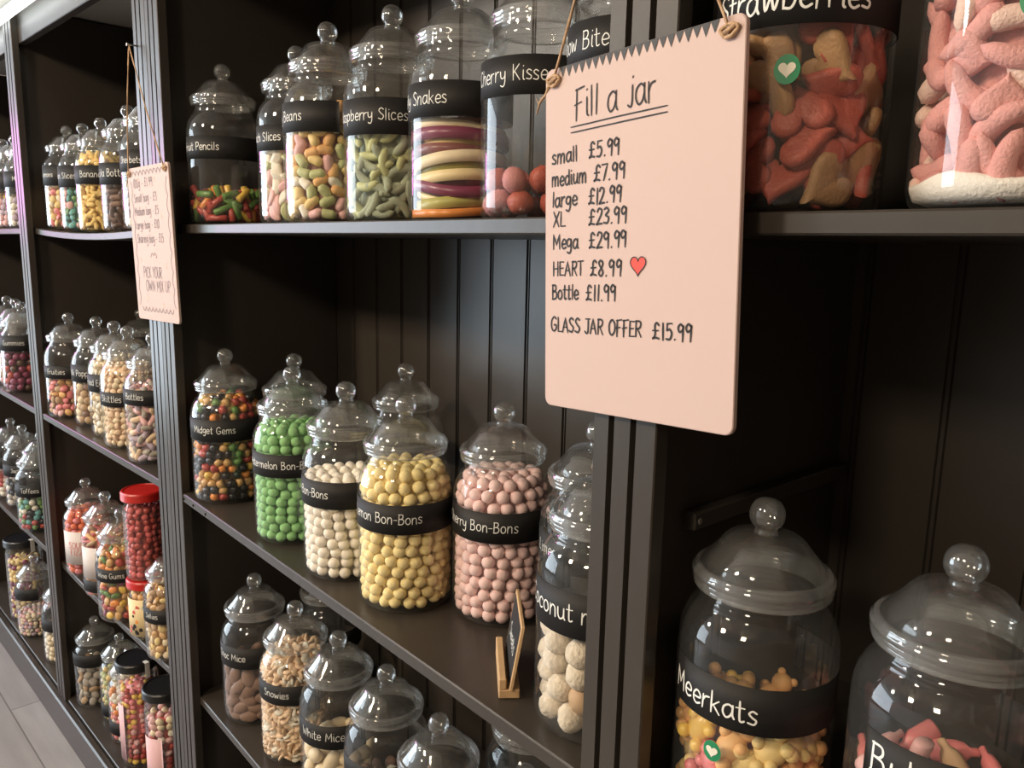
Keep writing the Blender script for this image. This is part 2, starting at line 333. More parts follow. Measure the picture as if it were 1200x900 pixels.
structure('wall_left', q, WALLP)
q = MB()
for yy in (-5.02, -3.8, -2.58, -1.37): q.box(-5.56, -5.48, yy - .02, yy + .04, 0.28, 2.62)
q.box(-5.56, -5.48, -5.02, -1.33, 0.28, 0.33); q.box(-5.56, -5.48, -5.02, -1.33, 2.57, 2.62)
structure('window_1', q, FRAMEP)

# ------------------------------------------------------------------ shelving units
HX = -1.5228                                  # the two units meet here
A1 = math.radians(3.451)
U1M = Matrix.Translation((HX, 0, 0)) @ Matrix.Rotation(A1, 4, 'Z')
def u1(x, y, z): return U1M @ Vector((x, y, z))
DEP = 0.34; TOPZ = 1.975
R1, R2, R3, R4 = 1.4375, 0.947, 0.53, 0.105
R3U = 0.515
def stile(x0, x1, z0=0.10, z1=TOPZ):
    """fluted pilaster: three ribs, two grooves"""
    wv = x1 - x0; f = 0.015; g = 0.006
    P = [(x0, f), (x0, 0.001), (x0 + .001, 0)]
    for a, b in ((.25, .345), (.60, .695)):
        P += [(x0 + a * wv, 0), (x0 + (a + .012) * wv, g), (x0 + (b - .012) * wv, g), (x0 + b * wv, 0)]
    P += [(x1 - .001, 0), (x1, 0.001), (x1, f)]
    m = MB(); m.prism(P, z0, z1); return m
def beadboard(x0, x1, grooves, z0, z1):
    P = [(x0, DEP + .012), (x0, DEP)]
    for g in sorted(grooves): P += [(g - .0045, DEP), (g - .0035, DEP + .004), (g - .0010, DEP + .004), (g, DEP + .0005), (g + .0012, DEP + .0005), (g + .0022, DEP + .004), (g + .0040, DEP + .004), (g + .005, DEP)]
    P += [(x1, DEP), (x1, DEP + .012)]
    P = [(x, min(y, DEP + .0119)) if 1 < i < len(P) - 2 else (x, y) for i, (x, y) in enumerate(P)]
    m = MB(); n = len(P)
    v = [(x, y, z0) for x, y in P] + [(x, y, z1) for x, y in P]
    m.add(v, [(i, i + 1, n + i + 1, n + i) for i in range(n - 1)]); m.box(x0, x1, DEP + .0125, DEP + .018, z0, z1); return m
def shelf(x0, x1, z, y0, th, sag=0.0):
    m = MB(); n = 14; v = []; b = .0015
    prof = [(y0 + b, 0), (y0, -b), (y0, -th + b), (y0 + b, -th), (DEP, -th), (DEP, 0)]
    for i in range(n + 1):
        t = i / n; s = -sag * (1 - (2 * t - 1) ** 2); v += [(x0 + (x1 - x0) * t, y, z + dz + s) for y, dz in prof]
    k = len(prof); f = [(i * k + j, i * k + (j + 1) % k, (i + 1) * k + (j + 1) % k, (i + 1) * k + j) for i in range(n) for j in range(k)]
    f += [tuple(range(k))[::-1], tuple(range(n * k, n * k + k))]; m.add(v, f); return m
def plinth(x0, x1):
    m = MB(); m.box(x0, x1, -0.014, 0.006, 0, 0.0985, b=.004); m.box(x0, x1, 0.006, DEP, 0.075, 0.092); return m

# right hand unit: double post at the hinge, post C, post D beyond the frame
UR = empty('shelving_unit', (0, 0, 0)); tag(UR, 'dark charcoal wooden shelving unit on the right, holding the bon-bon jars', 'shelving unit')
CX0, CX1, DX0, DX1 = -0.4328, -0.3680, 0.62, 0.685
g2 = [HX + .025 + i * .0865 for i in range(0, 26)]
beadboard(HX + .002, DX1, [g for g in g2 if g < DX1 - .02], 0.09, TOPZ).build('back_panel', PAINT, UR)
for x0, x1 in ((HX, HX + .0655), (CX0, CX1), (DX0, DX1)): stile(x0, x1).build('pilaster', PAINT, UR)
for x0, x1 in ((HX + .010, HX + .041), (CX0 + .016, CX1 - .020), (DX0 + .016, DX1 - .016)):
    q = MB(); q.box(x0, x1, .0152, DEP - .0005, .092, TOPZ); q.build('upright_panel', PAINT, UR)
for x0, x1 in ((HX + .0455, CX0 + .0155), (CX1 - .0195, DX0 + .0155)):
    shelf(x0, x1, R1, .020, .0155, .0).build('shelf_board', PAINT, UR)
    shelf(x0, x1, R3, .015, .0155, .0).build('shelf_board', PAINT, UR)
    r2o = shelf(x0, x1, R2, .002, .0165).build('shelf_board', PAINT, UR)
    if x0 < -1:
        q = MB()
        for i, xx in enumerate((-1.452, -1.405, -1.345)): 
            v, f = lathe([(0.0001, -.0004), (.0022, -.0004), (.0022, .0006)], 10); q.add([(xx + a, .0016 - c, R2 - .009 + b) for a, b, c in v], f)
        q.build('screw_hole', INK, r2o)
for x0, x1 in ((HX + .0455, CX0 + .0155), (CX1 - .0195, DX0 + .0155)):
    shelf(x0, x1, R4, .006, .012).build('shelf_board', PAINT, UR)
plinth(HX, DX1).build('plinth', PAINT, UR)
q = MB(); q.box(HX, DX1, .0155, .035, 1.885, TOPZ); q.build('valance', PAINT, UR)
q = MB(); q.box(CX1 - .0195, CX1 - .0075, .068, DEP - .001, 1.176, 1.192); q.build('shelf_batten', PAINT, UR)
q = MB(); v, f = lathe([(.0001, .0008), (.003, .0004), (.0035, 0)], 10); q.add([(CX1 - .0075 + c, .076 + a, 1.184 + b) for a, b, c in v], f); q.build('screw', METAL, UR)

# left hand unit (turned a little towards the room)
UL = empty('shelving_unit', (HX, 0, 0), A1); tag(UL, 'dark charcoal wooden shelving unit on the left, with a light strip along its top', 'shelving unit')
BL0, BL1 = -0.0585, -0.0008; AL0, AL1 = -0.941, -0.867; ZL0 = -1.95
beadboard(ZL0, -.004, [ -0.04 - i * .0865 for i in range(0, 22)], 0.09, TOPZ).build('back_panel', PAINT, UL)
for x0, x1 in ((BL0, BL1), (AL0, AL1), (ZL0, ZL0 + .065)): stile(x0, x1).build('pilaster', PAINT, UL)
for x0, x1 in ((BL0 + .014, BL1 - .008), (AL0 + .016, AL1 - .016), (ZL0 + .016, ZL0 + .049)):
    q = MB(); q.box(x0, x1, .0152, DEP - .0005, .092, TOPZ); q.build('upright_panel', PAINT, UL)
SAG = 0.0125
for i, (x0, x1) in enumerate(((AL1 - .0155, BL0 + .0135), (ZL0 + .0495, AL0 + .0155))):
    shelf(x0, x1, 1.434, .020, .0155, SAG if i == 0 else .002).build('shelf_board', PAINT, UL)
    shelf(x0, x1, R2 - .003, .002, .0165).build('shelf_board', PAINT, UL)
    shelf(x0, x1, R3U, .020, .0155, .006).build('shelf_board', PAINT, UL)
    shelf(x0, x1, R4, .006, .012).build('shelf_board', PAINT, UL)
plinth(ZL0, -.001).build('plinth', PAINT, UL)
q = MB(); q.box(ZL0, -.001, .0155, .035, 1.885, TOPZ); q.build('valance', PAINT, UL)
q = MB(); q.box(ZL0, -.15, -.022, -.0012, 1.935, 1.958, b=.004)
ls = q.build('led_light_strip', LED); ls.location = (HX, 0, 0); ls.rotation_euler = (0, 0, A1)
tag(ls, 'glowing white light strip along the top of the left shelving unit', 'light')
q = MB(); q.box(-3.45, 0.7, -.09, .455, 1.98, 2.615); structure('trim_1', q, WALLP)

# ------------------------------------------------------------------ jars
BODY = [(.0005, .004), (.040, .0035), (.050, .0005), (.0570, .002), (.0605, .006), (.0625, .015), (.0625, .055), (.0625, .105), (.0625, .155), (.0618, .164), (.0595, .173), (.0555, .181), (.0505, .1875), (.0480, .1905), (.0488, .1925), (.0478, .1945), (.0462, .197), (.0462, .203)]
LIDO = [(.0440, .2000), (.0505, .1995), (.0528, .2008), (.0537, .2026), (.0526, .2042), (.0527, .2048), (.0547, .2066), (.0533, .2084), (.0534, .2090), (.0552, .2112), (.0550, .2138), (.0530, .2152), (.0532, .2158), (.0522, .2176), (.0490, .2180)]
DOME = [(.0490, .2180), (.0470, .2205), (.0440, .2245), (.0390, .2300), (.0350, .2350), (.0320, .2392), (.0280, .2424), (.0220, .2444), (.0150, .2454), (.0100, .2464)]
DOMI = [(.0440, .2000), (.0435, .2100), (.0440, .2160), (.0420, .2220), (.0370, .2285), (.0330, .2335), (.0295, .2375), (.0240, .2408), (.0150, .2425), (.0005, .2430)]
KNOB = [(.0002, .2448), (.0098, .2452), (.0092, .2470), (.0086, .2488), (.0096, .2505), (.0118, .2528), (.0135, .2562), (.0140, .2600), (.0135, .2640), (.0120, .2678), (.0095, .2710), (.0055, .2733), (.0002, .2740)]
v, f = lathe(BODY, 56); ME_BODY = mesh('body', v, f, PLASTIC, True)
v, f = lathe(DOME, 56); v2, f2 = lathe(DOMI, 56); ME_DOME = None
_m = MB(); _m.add(v, f, 0); _m.add(v2, f2, 0); v3, f3 = lathe(LIDO, 56); _m.add(v3, f3, 1); ME_LID = _m.me('lid', [LIDP, RIMP], True)
v, f = lathe(KNOB, 24); ME_KNOB = mesh('knob', v, f, KNOBP, True)
def inner_r(z):
    P = [p for p in BODY if p[1] > .004]
    for (r0, z0), (r1, z1) in zip(P[:-1], P[1:]):
        if z0 <= z <= z1: return r0 + (r1 - r0) * (z - z0) / max(z1 - z0, 1e-6) - .0015
    return .058 if z < .01 else .044
def on_cyl(R, phi0, unit_mid=0.0):
    def fm(u, v):
        a = phi0 + u / R; return (R * math.sin(a), -R * math.cos(a), v)
    return fm
def band_mesh(R, z0, z1, a0, a1, m, name='label_band', tilt=0.0):
    n = max(6, int(abs(a1 - a0) / 5)); v = []; 
    for i in range(n + 1):
        a = math.radians(a0 + (a1 - a0) * i / n); dz = tilt * (i / n - .5)
        for r, zz in ((R, z0), (R, z1), (R - .0004, z1), (R - .0004, z0)): v.append((r * math.sin(a), -r * math.cos(a), zz + dz))
    f = [(i * 4 + j, (i + 1) * 4 + j, (i + 1) * 4 + (j + 1) % 4, i * 4 + (j + 1) % 4) for i in range(n) for j in range(4)]
    f += [(3, 2, 1, 0), (n * 4, n * 4 + 1, n * 4 + 2, n * 4 + 3)]
    return mesh(name, v, f, m, True)
JARS = {}
def face_cam(p): d = CAM - Vector(p); return math.atan2(d.y, d.x) + pi / 2
def jar(key, p, label, text='', tend=0.0, unit=.00090, band=(.108, .147), span=(-150, 150), sc=1.0, pen=.0011, group='sweet jars on the shelves', sticker=None, tz=None, stickz=None):
    t = empty('sweet_jar', p, face_cam(p), sc); tag(t, label, 'jar', group)
    link('body', ME_BODY, t); l = link('lid', ME_LID, t); link('knob', ME_KNOB, l)
    if band:
        b = link('label_band', band_mesh(.0629, band[0], band[1], span[0], span[1], BAND), t)
        if text:
            S, L = text_strokes(text, unit); mid = (band[0] + band[1]) / 2 - 5.2 * unit if tz is None else tz
            phi = math.radians(tend) - L / .0632
            mb = ribbon([[(u, v + mid) for u, v in s] for s in S], pen, on_cyl(.0632, phi))
            mb.build('lettering', CHALK, b)
    if sticker:
        ph, z, r = sticker; s = disc_on_cyl(ph, z, r, .0632, GREENST, 'sticker'); st = link('sticker', s, t)
        H = heart_pts(); fm = on_cyl(.0636, math.radians(ph)); mb = MB(); n = len(H)
        mb.add([fm(0, z)] + [fm(a * r * .62, z + b * r * .62) for a, b in H], [(0, 1 + (i + 1) % n, 1 + i) for i in range(n)])
        mb.build('heart', WHITEST, st)
    JARS[key] = (t, Vector(p), sc); return t
def disc_on_cyl(ph, z, r, R, m, name, sx=.88):
    fm = on_cyl(R, math.radians(ph)); n = 28; v = [fm(0, z)]
    for k in (.5, 1): v += [fm(r * sx * k * math.cos(2 * pi * i / n), z + r * k * math.sin(2 * pi * i / n)) for i in range(n)]
    f = [(0, 1 + i, 1 + (i + 1) % n) for i in range(n)] + [(1 + i, 1 + n + i, 1 + n + (i + 1) % n, 1 + (i + 1) % n) for i in range(n)]
    return mesh(name, v, f, m, True)

# ------------------------------------------------------------------ sweets
def ball(r, squash=(1, 1, 1), seg=14, rings=9, wob=0.0, seed=0):
    rnd = random.Random(seed); v = [(0, 0, -r)]; f = []
    for i in range(1, rings):
        t = pi * i / rings
        for k in range(seg):
            a = 2 * pi * k / seg; q = 1 + rnd.uniform(-wob, wob); v.append((r * q * math.sin(t) * math.cos(a), r * q * math.sin(t) * math.sin(a), -r * q * math.cos(t)))
    v.append((0, 0, r)); n = len(v) - 1
    for k in range(seg): f.append((0, 1 + (k + 1) % seg, 1 + k)); f.append((n, n - seg + k, n - seg + (k + 1) % seg))
    for i in range(rings - 2):
        for k in range(seg): a = 1 + i * seg; f.append((a + k, a + (k + 1) % seg, a + seg + (k + 1) % seg, a + seg + k))
    return [(x * squash[0], y * squash[1], z * squash[2]) for x, y, z in v], f
def capsule(L, r, bend=0.0, flat=1.0, seg=10, taper=0.0):
    mb = MB(); n = 9; pts = []; rad = []
    for i in range(n + 1):
        t = i / n * 2 - 1; pts.append((t * L, 0, bend * L * (1 - t * t))); rad.append(max(.0004, r * (1 - abs(t) ** 4) ** .5 * (1 - taper * t)))
    mb.tube(pts, rad, seg); return [(x, y * flat, z) for x, y, z in mb.v], mb.f
def heart_gum(s, th):
    H = heart_pts(26); v = []; f = []; n = len(H)
    lay = [(-th, .72), (-th * .8, .93), (0, 1.0), (th * .8, .93), (th, .72)]
    for y, k in lay: v += [(a * s * k, y, b * s * k) for a, b in H]
    for j in range(len(lay) - 1):
        for i in range(n): f.append((j * n + i, j * n + (i + 1) % n, (j + 1) * n + (i + 1) % n, (j + 1) * n + i))
    f += [tuple(range(n))[::-1], tuple(range(4 * n, 5 * n))]; return v, f
def wedge(L, hgt, th):
    v = []; f = []; n = 8
    sec = [(math.cos(pi * i / n) * L, math.sin(pi * i / n) * hgt) for i in range(n + 1)]
    for y, k in ((-th, .85), (-th * .6, 1), (th * .6, 1), (th, .85)): v += [(a * k, y, b * k - hgt * .4) for a, b in sec]
    m = n + 1
    for j in range(3):
        for i in range(m): f.append((j * m + i, j * m + (i + 1) % m, (j + 1) * m + (i + 1) % m, (j + 1) * m + i))
    f += [tuple(range(m))[::-1], tuple(range(3 * m, 4 * m))]; return v, f
def bear(s):
    mb = MB()
    for c, r, sq in (((0, 0, .0), 1, (.75, .6, 1)), ((0, 0, 1.25), .62, (1, .8, 1)), ((.42, 0, 1.75), .24, (1, .7, 1)), ((-.42, 0, 1.75), .24, (1, .7, 1)), ((.6, -.35, .35), .34, (1, 1, 1)), ((-.6, -.35, .35), .34, (1, 1, 1)), ((.5, -.3, -.85), .4, (1, 1, 1)), ((-.5, -.3, -.85), .4, (1, 1, 1))):
        vv, ff = ball(r, sq, 10, 7); mb.add([((a + c[0]) * s, (b + c[1]) * s, (d + c[2] - .3) * s) for a, b, d in vv], ff)
    return mb.v, mb.f
def bottle(s):
    v, f = lathe([(.02, -1), (.42, -1), (.48, -.9), (.48, .1), (.40, .4), (.2, .62), (.2, .95), (.02, 1)], 10); return [(a * s, b * s * .7, c * s) for a, b, c in v], f
def mk(name, vf, m): return mesh(name, vf[0], vf[1], m, True)

def place_spots(fill, r, dz=1.72, spread=2.06, jitter=.2, seed=0, top=True, sc=1.0):
    """ring-by-ring resting spots inside the jar, (angle, radius, z, layer-is-top)"""
    rnd = random.Random(seed); out = []; k = 0; z = .0045 + r
    while z + r * .4 <= fill:
        R = inner_r(z + (r * .5 if z > .15 else 0)) - r - .0004
        n = max(3, int(2 * pi * R / (spread * r))); off = rnd.random()
        last = z + dz * r + r * .4 > fill
        for i in range(n):
            out.append((2 * pi * (i + off + rnd.uniform(-jitter, jitter) * .6) / n, R - abs(rnd.gauss(0, jitter * r * .5)), z + rnd.uniform(-jitter, jitter) * r, 0))
        if last and top:
            rr = R - spread * r * .95
            while rr > r * .4:
                n2 = max(1, int(2 * pi * rr / (spread * r)))
                for i in range(n2): out.append((2 * pi * (i + rnd.random() * .3) / n2, rr, z + rnd.uniform(-.1, .35) * r, 1))
                rr -= spread * r
        z += dz * r; k += 1
    return out
def piece_matrix(a, R, z, rnd, mode, tilt=0.35):
    rot = Matrix.Rotation(a, 4, 'Z')                    # local -Y points outwards at angle a (clockwise-free convention below)
    loc = Matrix.Translation((R * math.sin(a), -R * math.cos(a), z))
    if mode == 'ball': return loc @ Matrix.Rotation(rnd.uniform(0, 6.28), 4, 'Z') @ Matrix.Rotation(rnd.uniform(0, 6.28), 4, 'X')
    roll = rnd.uniform(0, 2 * pi) if mode == 'tangent' else rnd.gauss(0, .22)
    return loc @ rot @ Matrix.Rotation(rnd.gauss(0, tilt), 4, 'X') @ Matrix.Rotation(rnd.gauss(0, tilt * .6), 4, 'Z') @ Matrix.Rotation(roll, 4, 'Y')
def settle(me, M, a):
    P = [M @ q.co for q in me.vertices]; zl = min(p.z for p in P)
    up = Vector((0, 0, max(0, .0045 - zl))); over = 0
    for p in P: over = max(over, math.hypot(p.x, p.y) - inner_r(p.z + up.z))
    return Matrix.Translation(up + Vector((-math.sin(a), math.cos(a), 0)) * max(0, over)) @ M
def fill_jar(key, name, cat, label, meshes, r, fill, mode='ball', front=105, most=100, group=None, core=None, stuff_label=None, seed=1, dz=1.64, spread=2.03, tilt=.35, weights=None, only_stuff=False, top=True, core_r=None, visible=None):
    """sweets the photo shows become objects of their own; those behind them are one heap"""
    t, p, sc = JARS[key]; rnd = random.Random(seed * 31 + len(key)); J = Matrix.Translation(p) @ Matrix.Rotation(t.rotation_euler.z, 4, 'Z') @ Matrix.Scale(sc, 4)
    spots = place_spots(fill, r, dz, spread, seed=seed, top=top); heap = MB(); cnt = 0
    mats = []
    for m in meshes:
        if m.materials[0] not in mats: mats.append(m.materials[0])
    if not only_stuff:
        def vis(s):
            a = (s[0] + pi) % (2 * pi) - pi
            return abs(a)
        order = sorted(spots, key=lambda s: (vis(s) if not s[3] else .6 + vis(s) * .3))
    else: order = spots
    for s in order:
        me = rnd.choices(meshes, weights)[0] if weights else rnd.choice(meshes)
        M = settle(me, piece_matrix(s[0], s[1], s[2], rnd, mode, tilt), s[0]); a = abs((s[0] + pi) % (2 * pi) - pi)
        if not only_stuff and cnt < most and (a < math.radians(front) or s[3]) and (visible is None or visible(s)):
            o = bpy.data.objects.new(name, me); COL.objects.link(o); o.matrix_world = J @ M
            tag(o, label, cat, group or label); cnt += 1
        else: heap.inst(me, M, mats.index(me.materials[0]))
    if core:
        cr = core_r or max(.012, .0605 - 2.05 * r); zt = max(q_[2] for q_ in spots) - r * .35
        prof = [(.001, .006), (min(cr, .05), .006), (cr, .012)]
        zz = .02
        while zz < zt - .004: prof.append((min(cr, max(.01, inner_r(zz) - 2.0 * r)), zz)); zz += .02
        prof += [(prof[-1][0] * .96, zt), (.001, zt + .001)]
        v, f = lathe(prof, 24); heap.add(v, f, 0 if core is True else mats.index(core))
    if heap.v:
        h = heap.build(name + '_heap', mats, smooth=True); h.matrix_world = J
        tag(h, stuff_label or ('heap of ' + label), 'sweets', kind='stuff')
    return cnt

BONR = .0084
def bon(m, n): return [mk('bon_bon_' + str(i), ball(BONR * k, (1, 1, .95), 14, 9, .02, i + n), m) for i, k in enumerate((1, .97, 1.02))]

# ---- middle shelf of the right unit
jar('gems', (-1.396, .067, R2), 'sweet jar labelled Midget Gems, full of multicoloured gems, beside the double fluted post', 'Midget Gems', 12, band=(.116, .155), unit=.00088)
jar('green', (-1.143, .074, R2), 'sweet jar full of green bon-bons labelled Watermelon, on the middle shelf', 'Watermelon Bon-Bons', 32, band=(.110, .146), unit=.00084)
jar('backg', (-1.272, .140, R2), 'sweet jar standing behind the jar of green watermelon bon-bons', '', band=(.108, .147))
jar('white', (-.971, .072, R2), 'sweet jar half full of creamy white bon-bons, between green and yellow bon-bons', 'Toffee Bon-Bons', -24, band=(.107, .145), unit=.00086)
jar('yellow', (-.838, .084, R2), 'sweet jar full of yellow bon-bons labelled Lemon Bon-Bons', 'Lemon Bon-Bons', 19, band=(.108, .146), unit=.00094)
jar('backy', (-1.074, .240, R2), 'sweet jar standing against the back panel behind the lemon bon-bons jar', '', band=(.108, .147))
jar('pink', (-.731, .159, R2), 'sweet jar full of pink bon-bons labelled Cherry Bon-Bons', 'Cherry Bon-Bons', 19, band=(.111, .149), unit=.00094)
jar('nutback', (-.586, .174, R2), 'sweet jar standing behind the coconut mushrooms jar, beside the fluted post', 'Limes', -40, band=(.113, .152))
jar('coco', (-.489, .080, R2), 'sweet jar labelled Coconut mushrooms, partly hidden by the fluted post', 'Coconut mushrooms', 72, band=(.110, .154), unit=.00122, pen=.0015)
fill_jar('yellow', 'lemon_bon_bon', 'sweet', 'round yellow bon-bon in the jar labelled Lemon Bon-Bons', bon(C_YEL, 1), BONR, .190, core=True, group='yellow bon-bons', stuff_label='yellow bon-bons at the back and middle of the Lemon Bon-Bons jar', seed=3)
fill_jar('pink', 'cherry_bon_bon', 'sweet', 'round pink bon-bon in the jar labelled Cherry Bon-Bons', bon(C_PNK, 2), BONR, .193, core=True, group='pink bon-bons', stuff_label='pink bon-bons at the back and middle of the Cherry Bon-Bons jar', seed=4)
fill_jar('green', 'watermelon_bon_bon', 'sweet', 'round green bon-bon in the jar labelled Watermelon', bon(C_GRN, 3), BONR, .190, core=True, group='green bon-bons', stuff_label='green bon-bons at the back and middle of the Watermelon jar', seed=5)
fill_jar('white', 'cream_bon_bon', 'sweet', 'round creamy white bon-bon in the half full jar beside the lemon jar', bon(C_WHT, 4), BONR, .149, core=True, group='white bon-bons', stuff_label='creamy white bon-bons at the back and middle of the half full jar', seed=6)
GEM = [mk('gem', lathe([(.001, -.0055), (.0074, -.0055), (.0079, 0), (.0067, .005), (.001, .0055)], 10), m) for m in (J_BLK, J_RED, J_ORG, J_AMB, J_YEL, J_GRN)]
fill_jar('gems', 'midget_gem', 'sweet', 'small round gum gem in the jar labelled Midget Gems', GEM, .0080, .188, mode='tangent', tilt=.6, only_stuff=True, core=J_AMB, stuff_label='multicoloured midget gems filling the jar at the left end of the middle shelf', seed=7, weights=(4, 2, 2, 4, 1, 1))
CO = [mk('coconut_ball', ball(.0145, (1, 1, .92), 16, 11, .05, i), m) for i, m in enumerate((COCO, B_TAN, COCO))]
fill_jar('coco', 'coconut_mushroom', 'sweet', 'coconut dusted ball in the Coconut mushrooms jar', CO, .0145, .100, seed=8, front=110, group='coconut mushrooms', stuff_label='coconut dusted balls at the back of the Coconut mushrooms jar', core=True, core_r=.03, weights=(3, 1, 3))

# ---- lower shelf of the right unit
jar('mice', (-1.351, .087, R3), 'sweet jar with flat brown sweets labelled Choc Mice, leftmost on the lower shelf', 'Choc Mice', -18, band=(.115, .155), unit=.00092)
jar('snow', (-1.197, .094, R3), 'sweet jar of speckled peach drops labelled Snowies', 'Snowies', -12, band=(.115, .150), unit=.00088)
jar('wm', (-1.055, .099, R3), 'sweet jar labelled White Mice on the lower shelf', 'White Mice', 8, band=(.108, .147), unit=.00100)
jar('c4', (-.919, .103, R3), 'sweet jar to the right of the White Mice jar on the lower shelf', 'Jazzies', 0, band=(.112, .150))
jar('c5', (-.770, .090, R3), 'sweet jar under the lemon bon-bons, third along from the Snowies jar', 'Fizzy Cola', -5, band=(.112, .150))
jar('backm', (-1.325, .225, R3), 'sweet jar in the shadow behind the Choc Mice and Snowies jars', '', band=(.108, .147))
jar('backr', (-.745, .232, R3), 'sweet jar behind others on the lower shelf, its rim against the shelf above', '', band=(.108, .147))
jar('frontr', (-.620, .108, R3), 'sweet jar below the little chalkboard, only its knob in view', '', band=(.108, .147))
MICE = [mk('chocolate_mouse', ball(.019, (1.0, .42, .62), 12, 8, .05, i), B_BRN) for i in range(3)]
fill_jar('mice', 'chocolate_mouse', 'sweet', 'flat brown chocolate sweet in the jar labelled Choc Mice', MICE, .0105, .108, mode='tangent', group='chocolate mice', stuff_label='brown chocolate sweets at the back of the Choc Mice jar', core=True, seed=9, tilt=.3, spread=2.6, dz=1.5)
SNO = [mk('snowie', lathe([(.001, -.0018), (.0080, -.0018), (.0085, 0), (.007, .0022), (.001, .003)], 12), m) for m in (B_PCH, P_WHT, B_PCH, B_TAN)]
fill_jar('snow', 'snowie', 'sweet', 'speckled drop', SNO, .0072, .190, mode='tangent', tilt=1.0, only_stuff=True, core=True, stuff_label='speckled peach chocolate drops filling the jar labelled Snowies', weights=(5, 3, 4, 1), seed=10, dz=1.0, spread=1.7)
WM = [mk('white_mouse', ball(.017, (1.1, .6, .7), 12, 8, .04, i), B_CRM) for i in range(2)]
fill_jar('wm', 'white_mouse', 'sweet', 'creamy white chocolate mouse in the jar labelled White Mice', WM, .0125, .098, mode='tangent', group='white mice', stuff_label='white chocolate mice at the back of the White Mice jar', core=True, seed=11)
for k, ms, nm, lb in (('c4', [B_BRN, P_WHT, B_DRK], 'speckled_chocolate', 'brown and white chocolate drops in the jar right of the White Mice jar'), ('c5', [B_DRK, J_AMB], 'cola_bottle', 'dark cola sweets in the third jar along from the Snowies jar')):
    fill_jar(k, nm, 'sweets', lb, [mk(nm, ball(.010, (1, .7, 1), 10, 7), m) for m in ms], .010, .10, only_stuff=True, core=True, stuff_label=lb, seed=12)

# ---- bottom shelf of the right unit
jar('r4', (-1.405, .115, R4), 'sweet jar on the bottom shelf, its knob just showing under the lower shelf', '', band=(.108, .147), sc=1.0)

# ---- top shelf of the right unit
jar('pencils', (-1.416, .090, R1), 'sweet jar a third full of coloured stubby sticks, labelled Fruit Pencils', 'Fruit Pencils', -8, band=(.109, .147), unit=.00092)
jar('slices', (-1.203, .124, R1), 'narrowly visible sweet jar of pink and white slices behind the jelly beans jar', 'Peach Slices', -24, band=(.110, .148), unit=.00092)
jar('beans', (-1.047, .094, R1), 'sweet jar of pastel jelly beans whose black label ends short', 'Jelly Beans', -34, band=(.120, .160), span=(-150, 13), unit=.00098)
jar('rasp', (-.915, .115, R1), 'sweet jar of sage green sour slices labelled Raspberry Slices', 'Raspberry Slices', 18, band=(.107, .151), unit=.00098)
jar('snakes', (-.788, .130, R1), 'sweet jar of coiled layered strips labelled Jelly Snakes', 'Jelly Snakes', -14, band=(.117, .156), unit=.00104)
jar('kisses', (-.662, .140, R1), 'sweet jar nearly empty with pink lumps, labelled Cherry Kisses', 'Cherry Kisses', 16, band=(.126, .165), unit=.00108)
jar('bites', (-.530, .140, R1), 'sweet jar labelled Rainbow Bites, behind the top corner of the large pink sign', 'Rainbow Bites', -12, band=(.139, .178), unit=.00112)
PEN = [mk('pencil_sweet', lathe([(.0005, -.0160), (.0042, -.0160), (.0058, -.0148), (.0058, .0148), (.0042, .0160), (.0005, .0160)], 10), m) for m in (J_RED, J_GRN, J_YEL, J_ORG, J_RED)]
PEN = [x for x in PEN]
fill_jar('pencils', 'stubby_sweet', 'sweet', 'short coloured stick sweet in the jar labelled Pencils', PEN, .0082, .060, mode='tangent', group='stubby sticks', tilt=.5, stuff_label='coloured stick sweets at the back of the Pencils jar', spread=2.7, dz=1.6, seed=13)
WED = [mk('fruit_slice', wedge(.016, .015, .005), m) for m in (P_WHT, P_PNK, P_GRN, P_WHT)]
fill_jar('slices', 'fruit_slice', 'sweet', 'pink or white fruit slice in the jar behind the jelly beans', WED, .0105, .135, mode='tangent', group='fruit slices', stuff_label='pink and white fruit slices at the back of the jar behind the jelly beans', core=True, seed=14, spread=2.1, dz=1.4)
BEAN = [mk('jelly_bean', capsule(.0118, .0072, .18), m) for m in (P_PNK, P_YEL, P_GRN, P_ORG, P_WHT, P_YEL)]
fill_jar('beans', 'jelly_bean', 'sweet', 'pastel jelly bean in the jar whose black label ends short', BEAN, .0086, .165, mode='tangent', group='jelly beans', stuff_label='pastel jelly beans at the back and middle of the jelly beans jar', core=True, seed=15, spread=2.25, dz=1.6, tilt=.25)
RS = [mk('sour_slice', capsule(.0185, .0058, .35, .9), m) for m in (P_SAGE, P_SAGE, P_GRN)]
fill_jar('rasp', 'sour_slice', 'sweet', 'sage green sour slice in the jar labelled Raspberry Slices', RS, .0088, .125, mode='tangent', group='sour slices', stuff_label='sage green sour slices at the back of the Raspberry Slices jar', core=True, seed=16, spread=2.6, dz=1.4, tilt=.3)
SN_CR = candy('snake_cream', (.82, .66, .36), .35); SN_OL = candy('snake_olive', (.42, .38, .10), .3); SN_BR = candy('snake_brown', (.20, .06, .05), .3)
def snake_strip(R, z, a0, a1, hgt, wav, th=.0035, ph=0.0, fr=7.0):
    v = []; n = 36
    for i in range(n + 1):
        t = i / n; a = math.radians(a0 + (a1 - a0) * t); zz = max(hgt + .005, z + wav * math.sin(t * fr + ph)); rr = R - .002 * (1 + math.sin(t * 9 + z * 90))
        for r, h in ((rr, -hgt), (rr, hgt), (rr - th, hgt), (rr - th, -hgt)): v.append((r * math.sin(a), -r * math.cos(a), zz + h))
    f = [(i * 4 + j, (i + 1) * 4 + j, (i + 1) * 4 + (j + 1) % 4, i * 4 + (j + 1) % 4) for i in range(n) for j in range(4)] + [(3, 2, 1, 0), (n * 4, n * 4 + 1, n * 4 + 2, n * 4 + 3)]
    return v, f
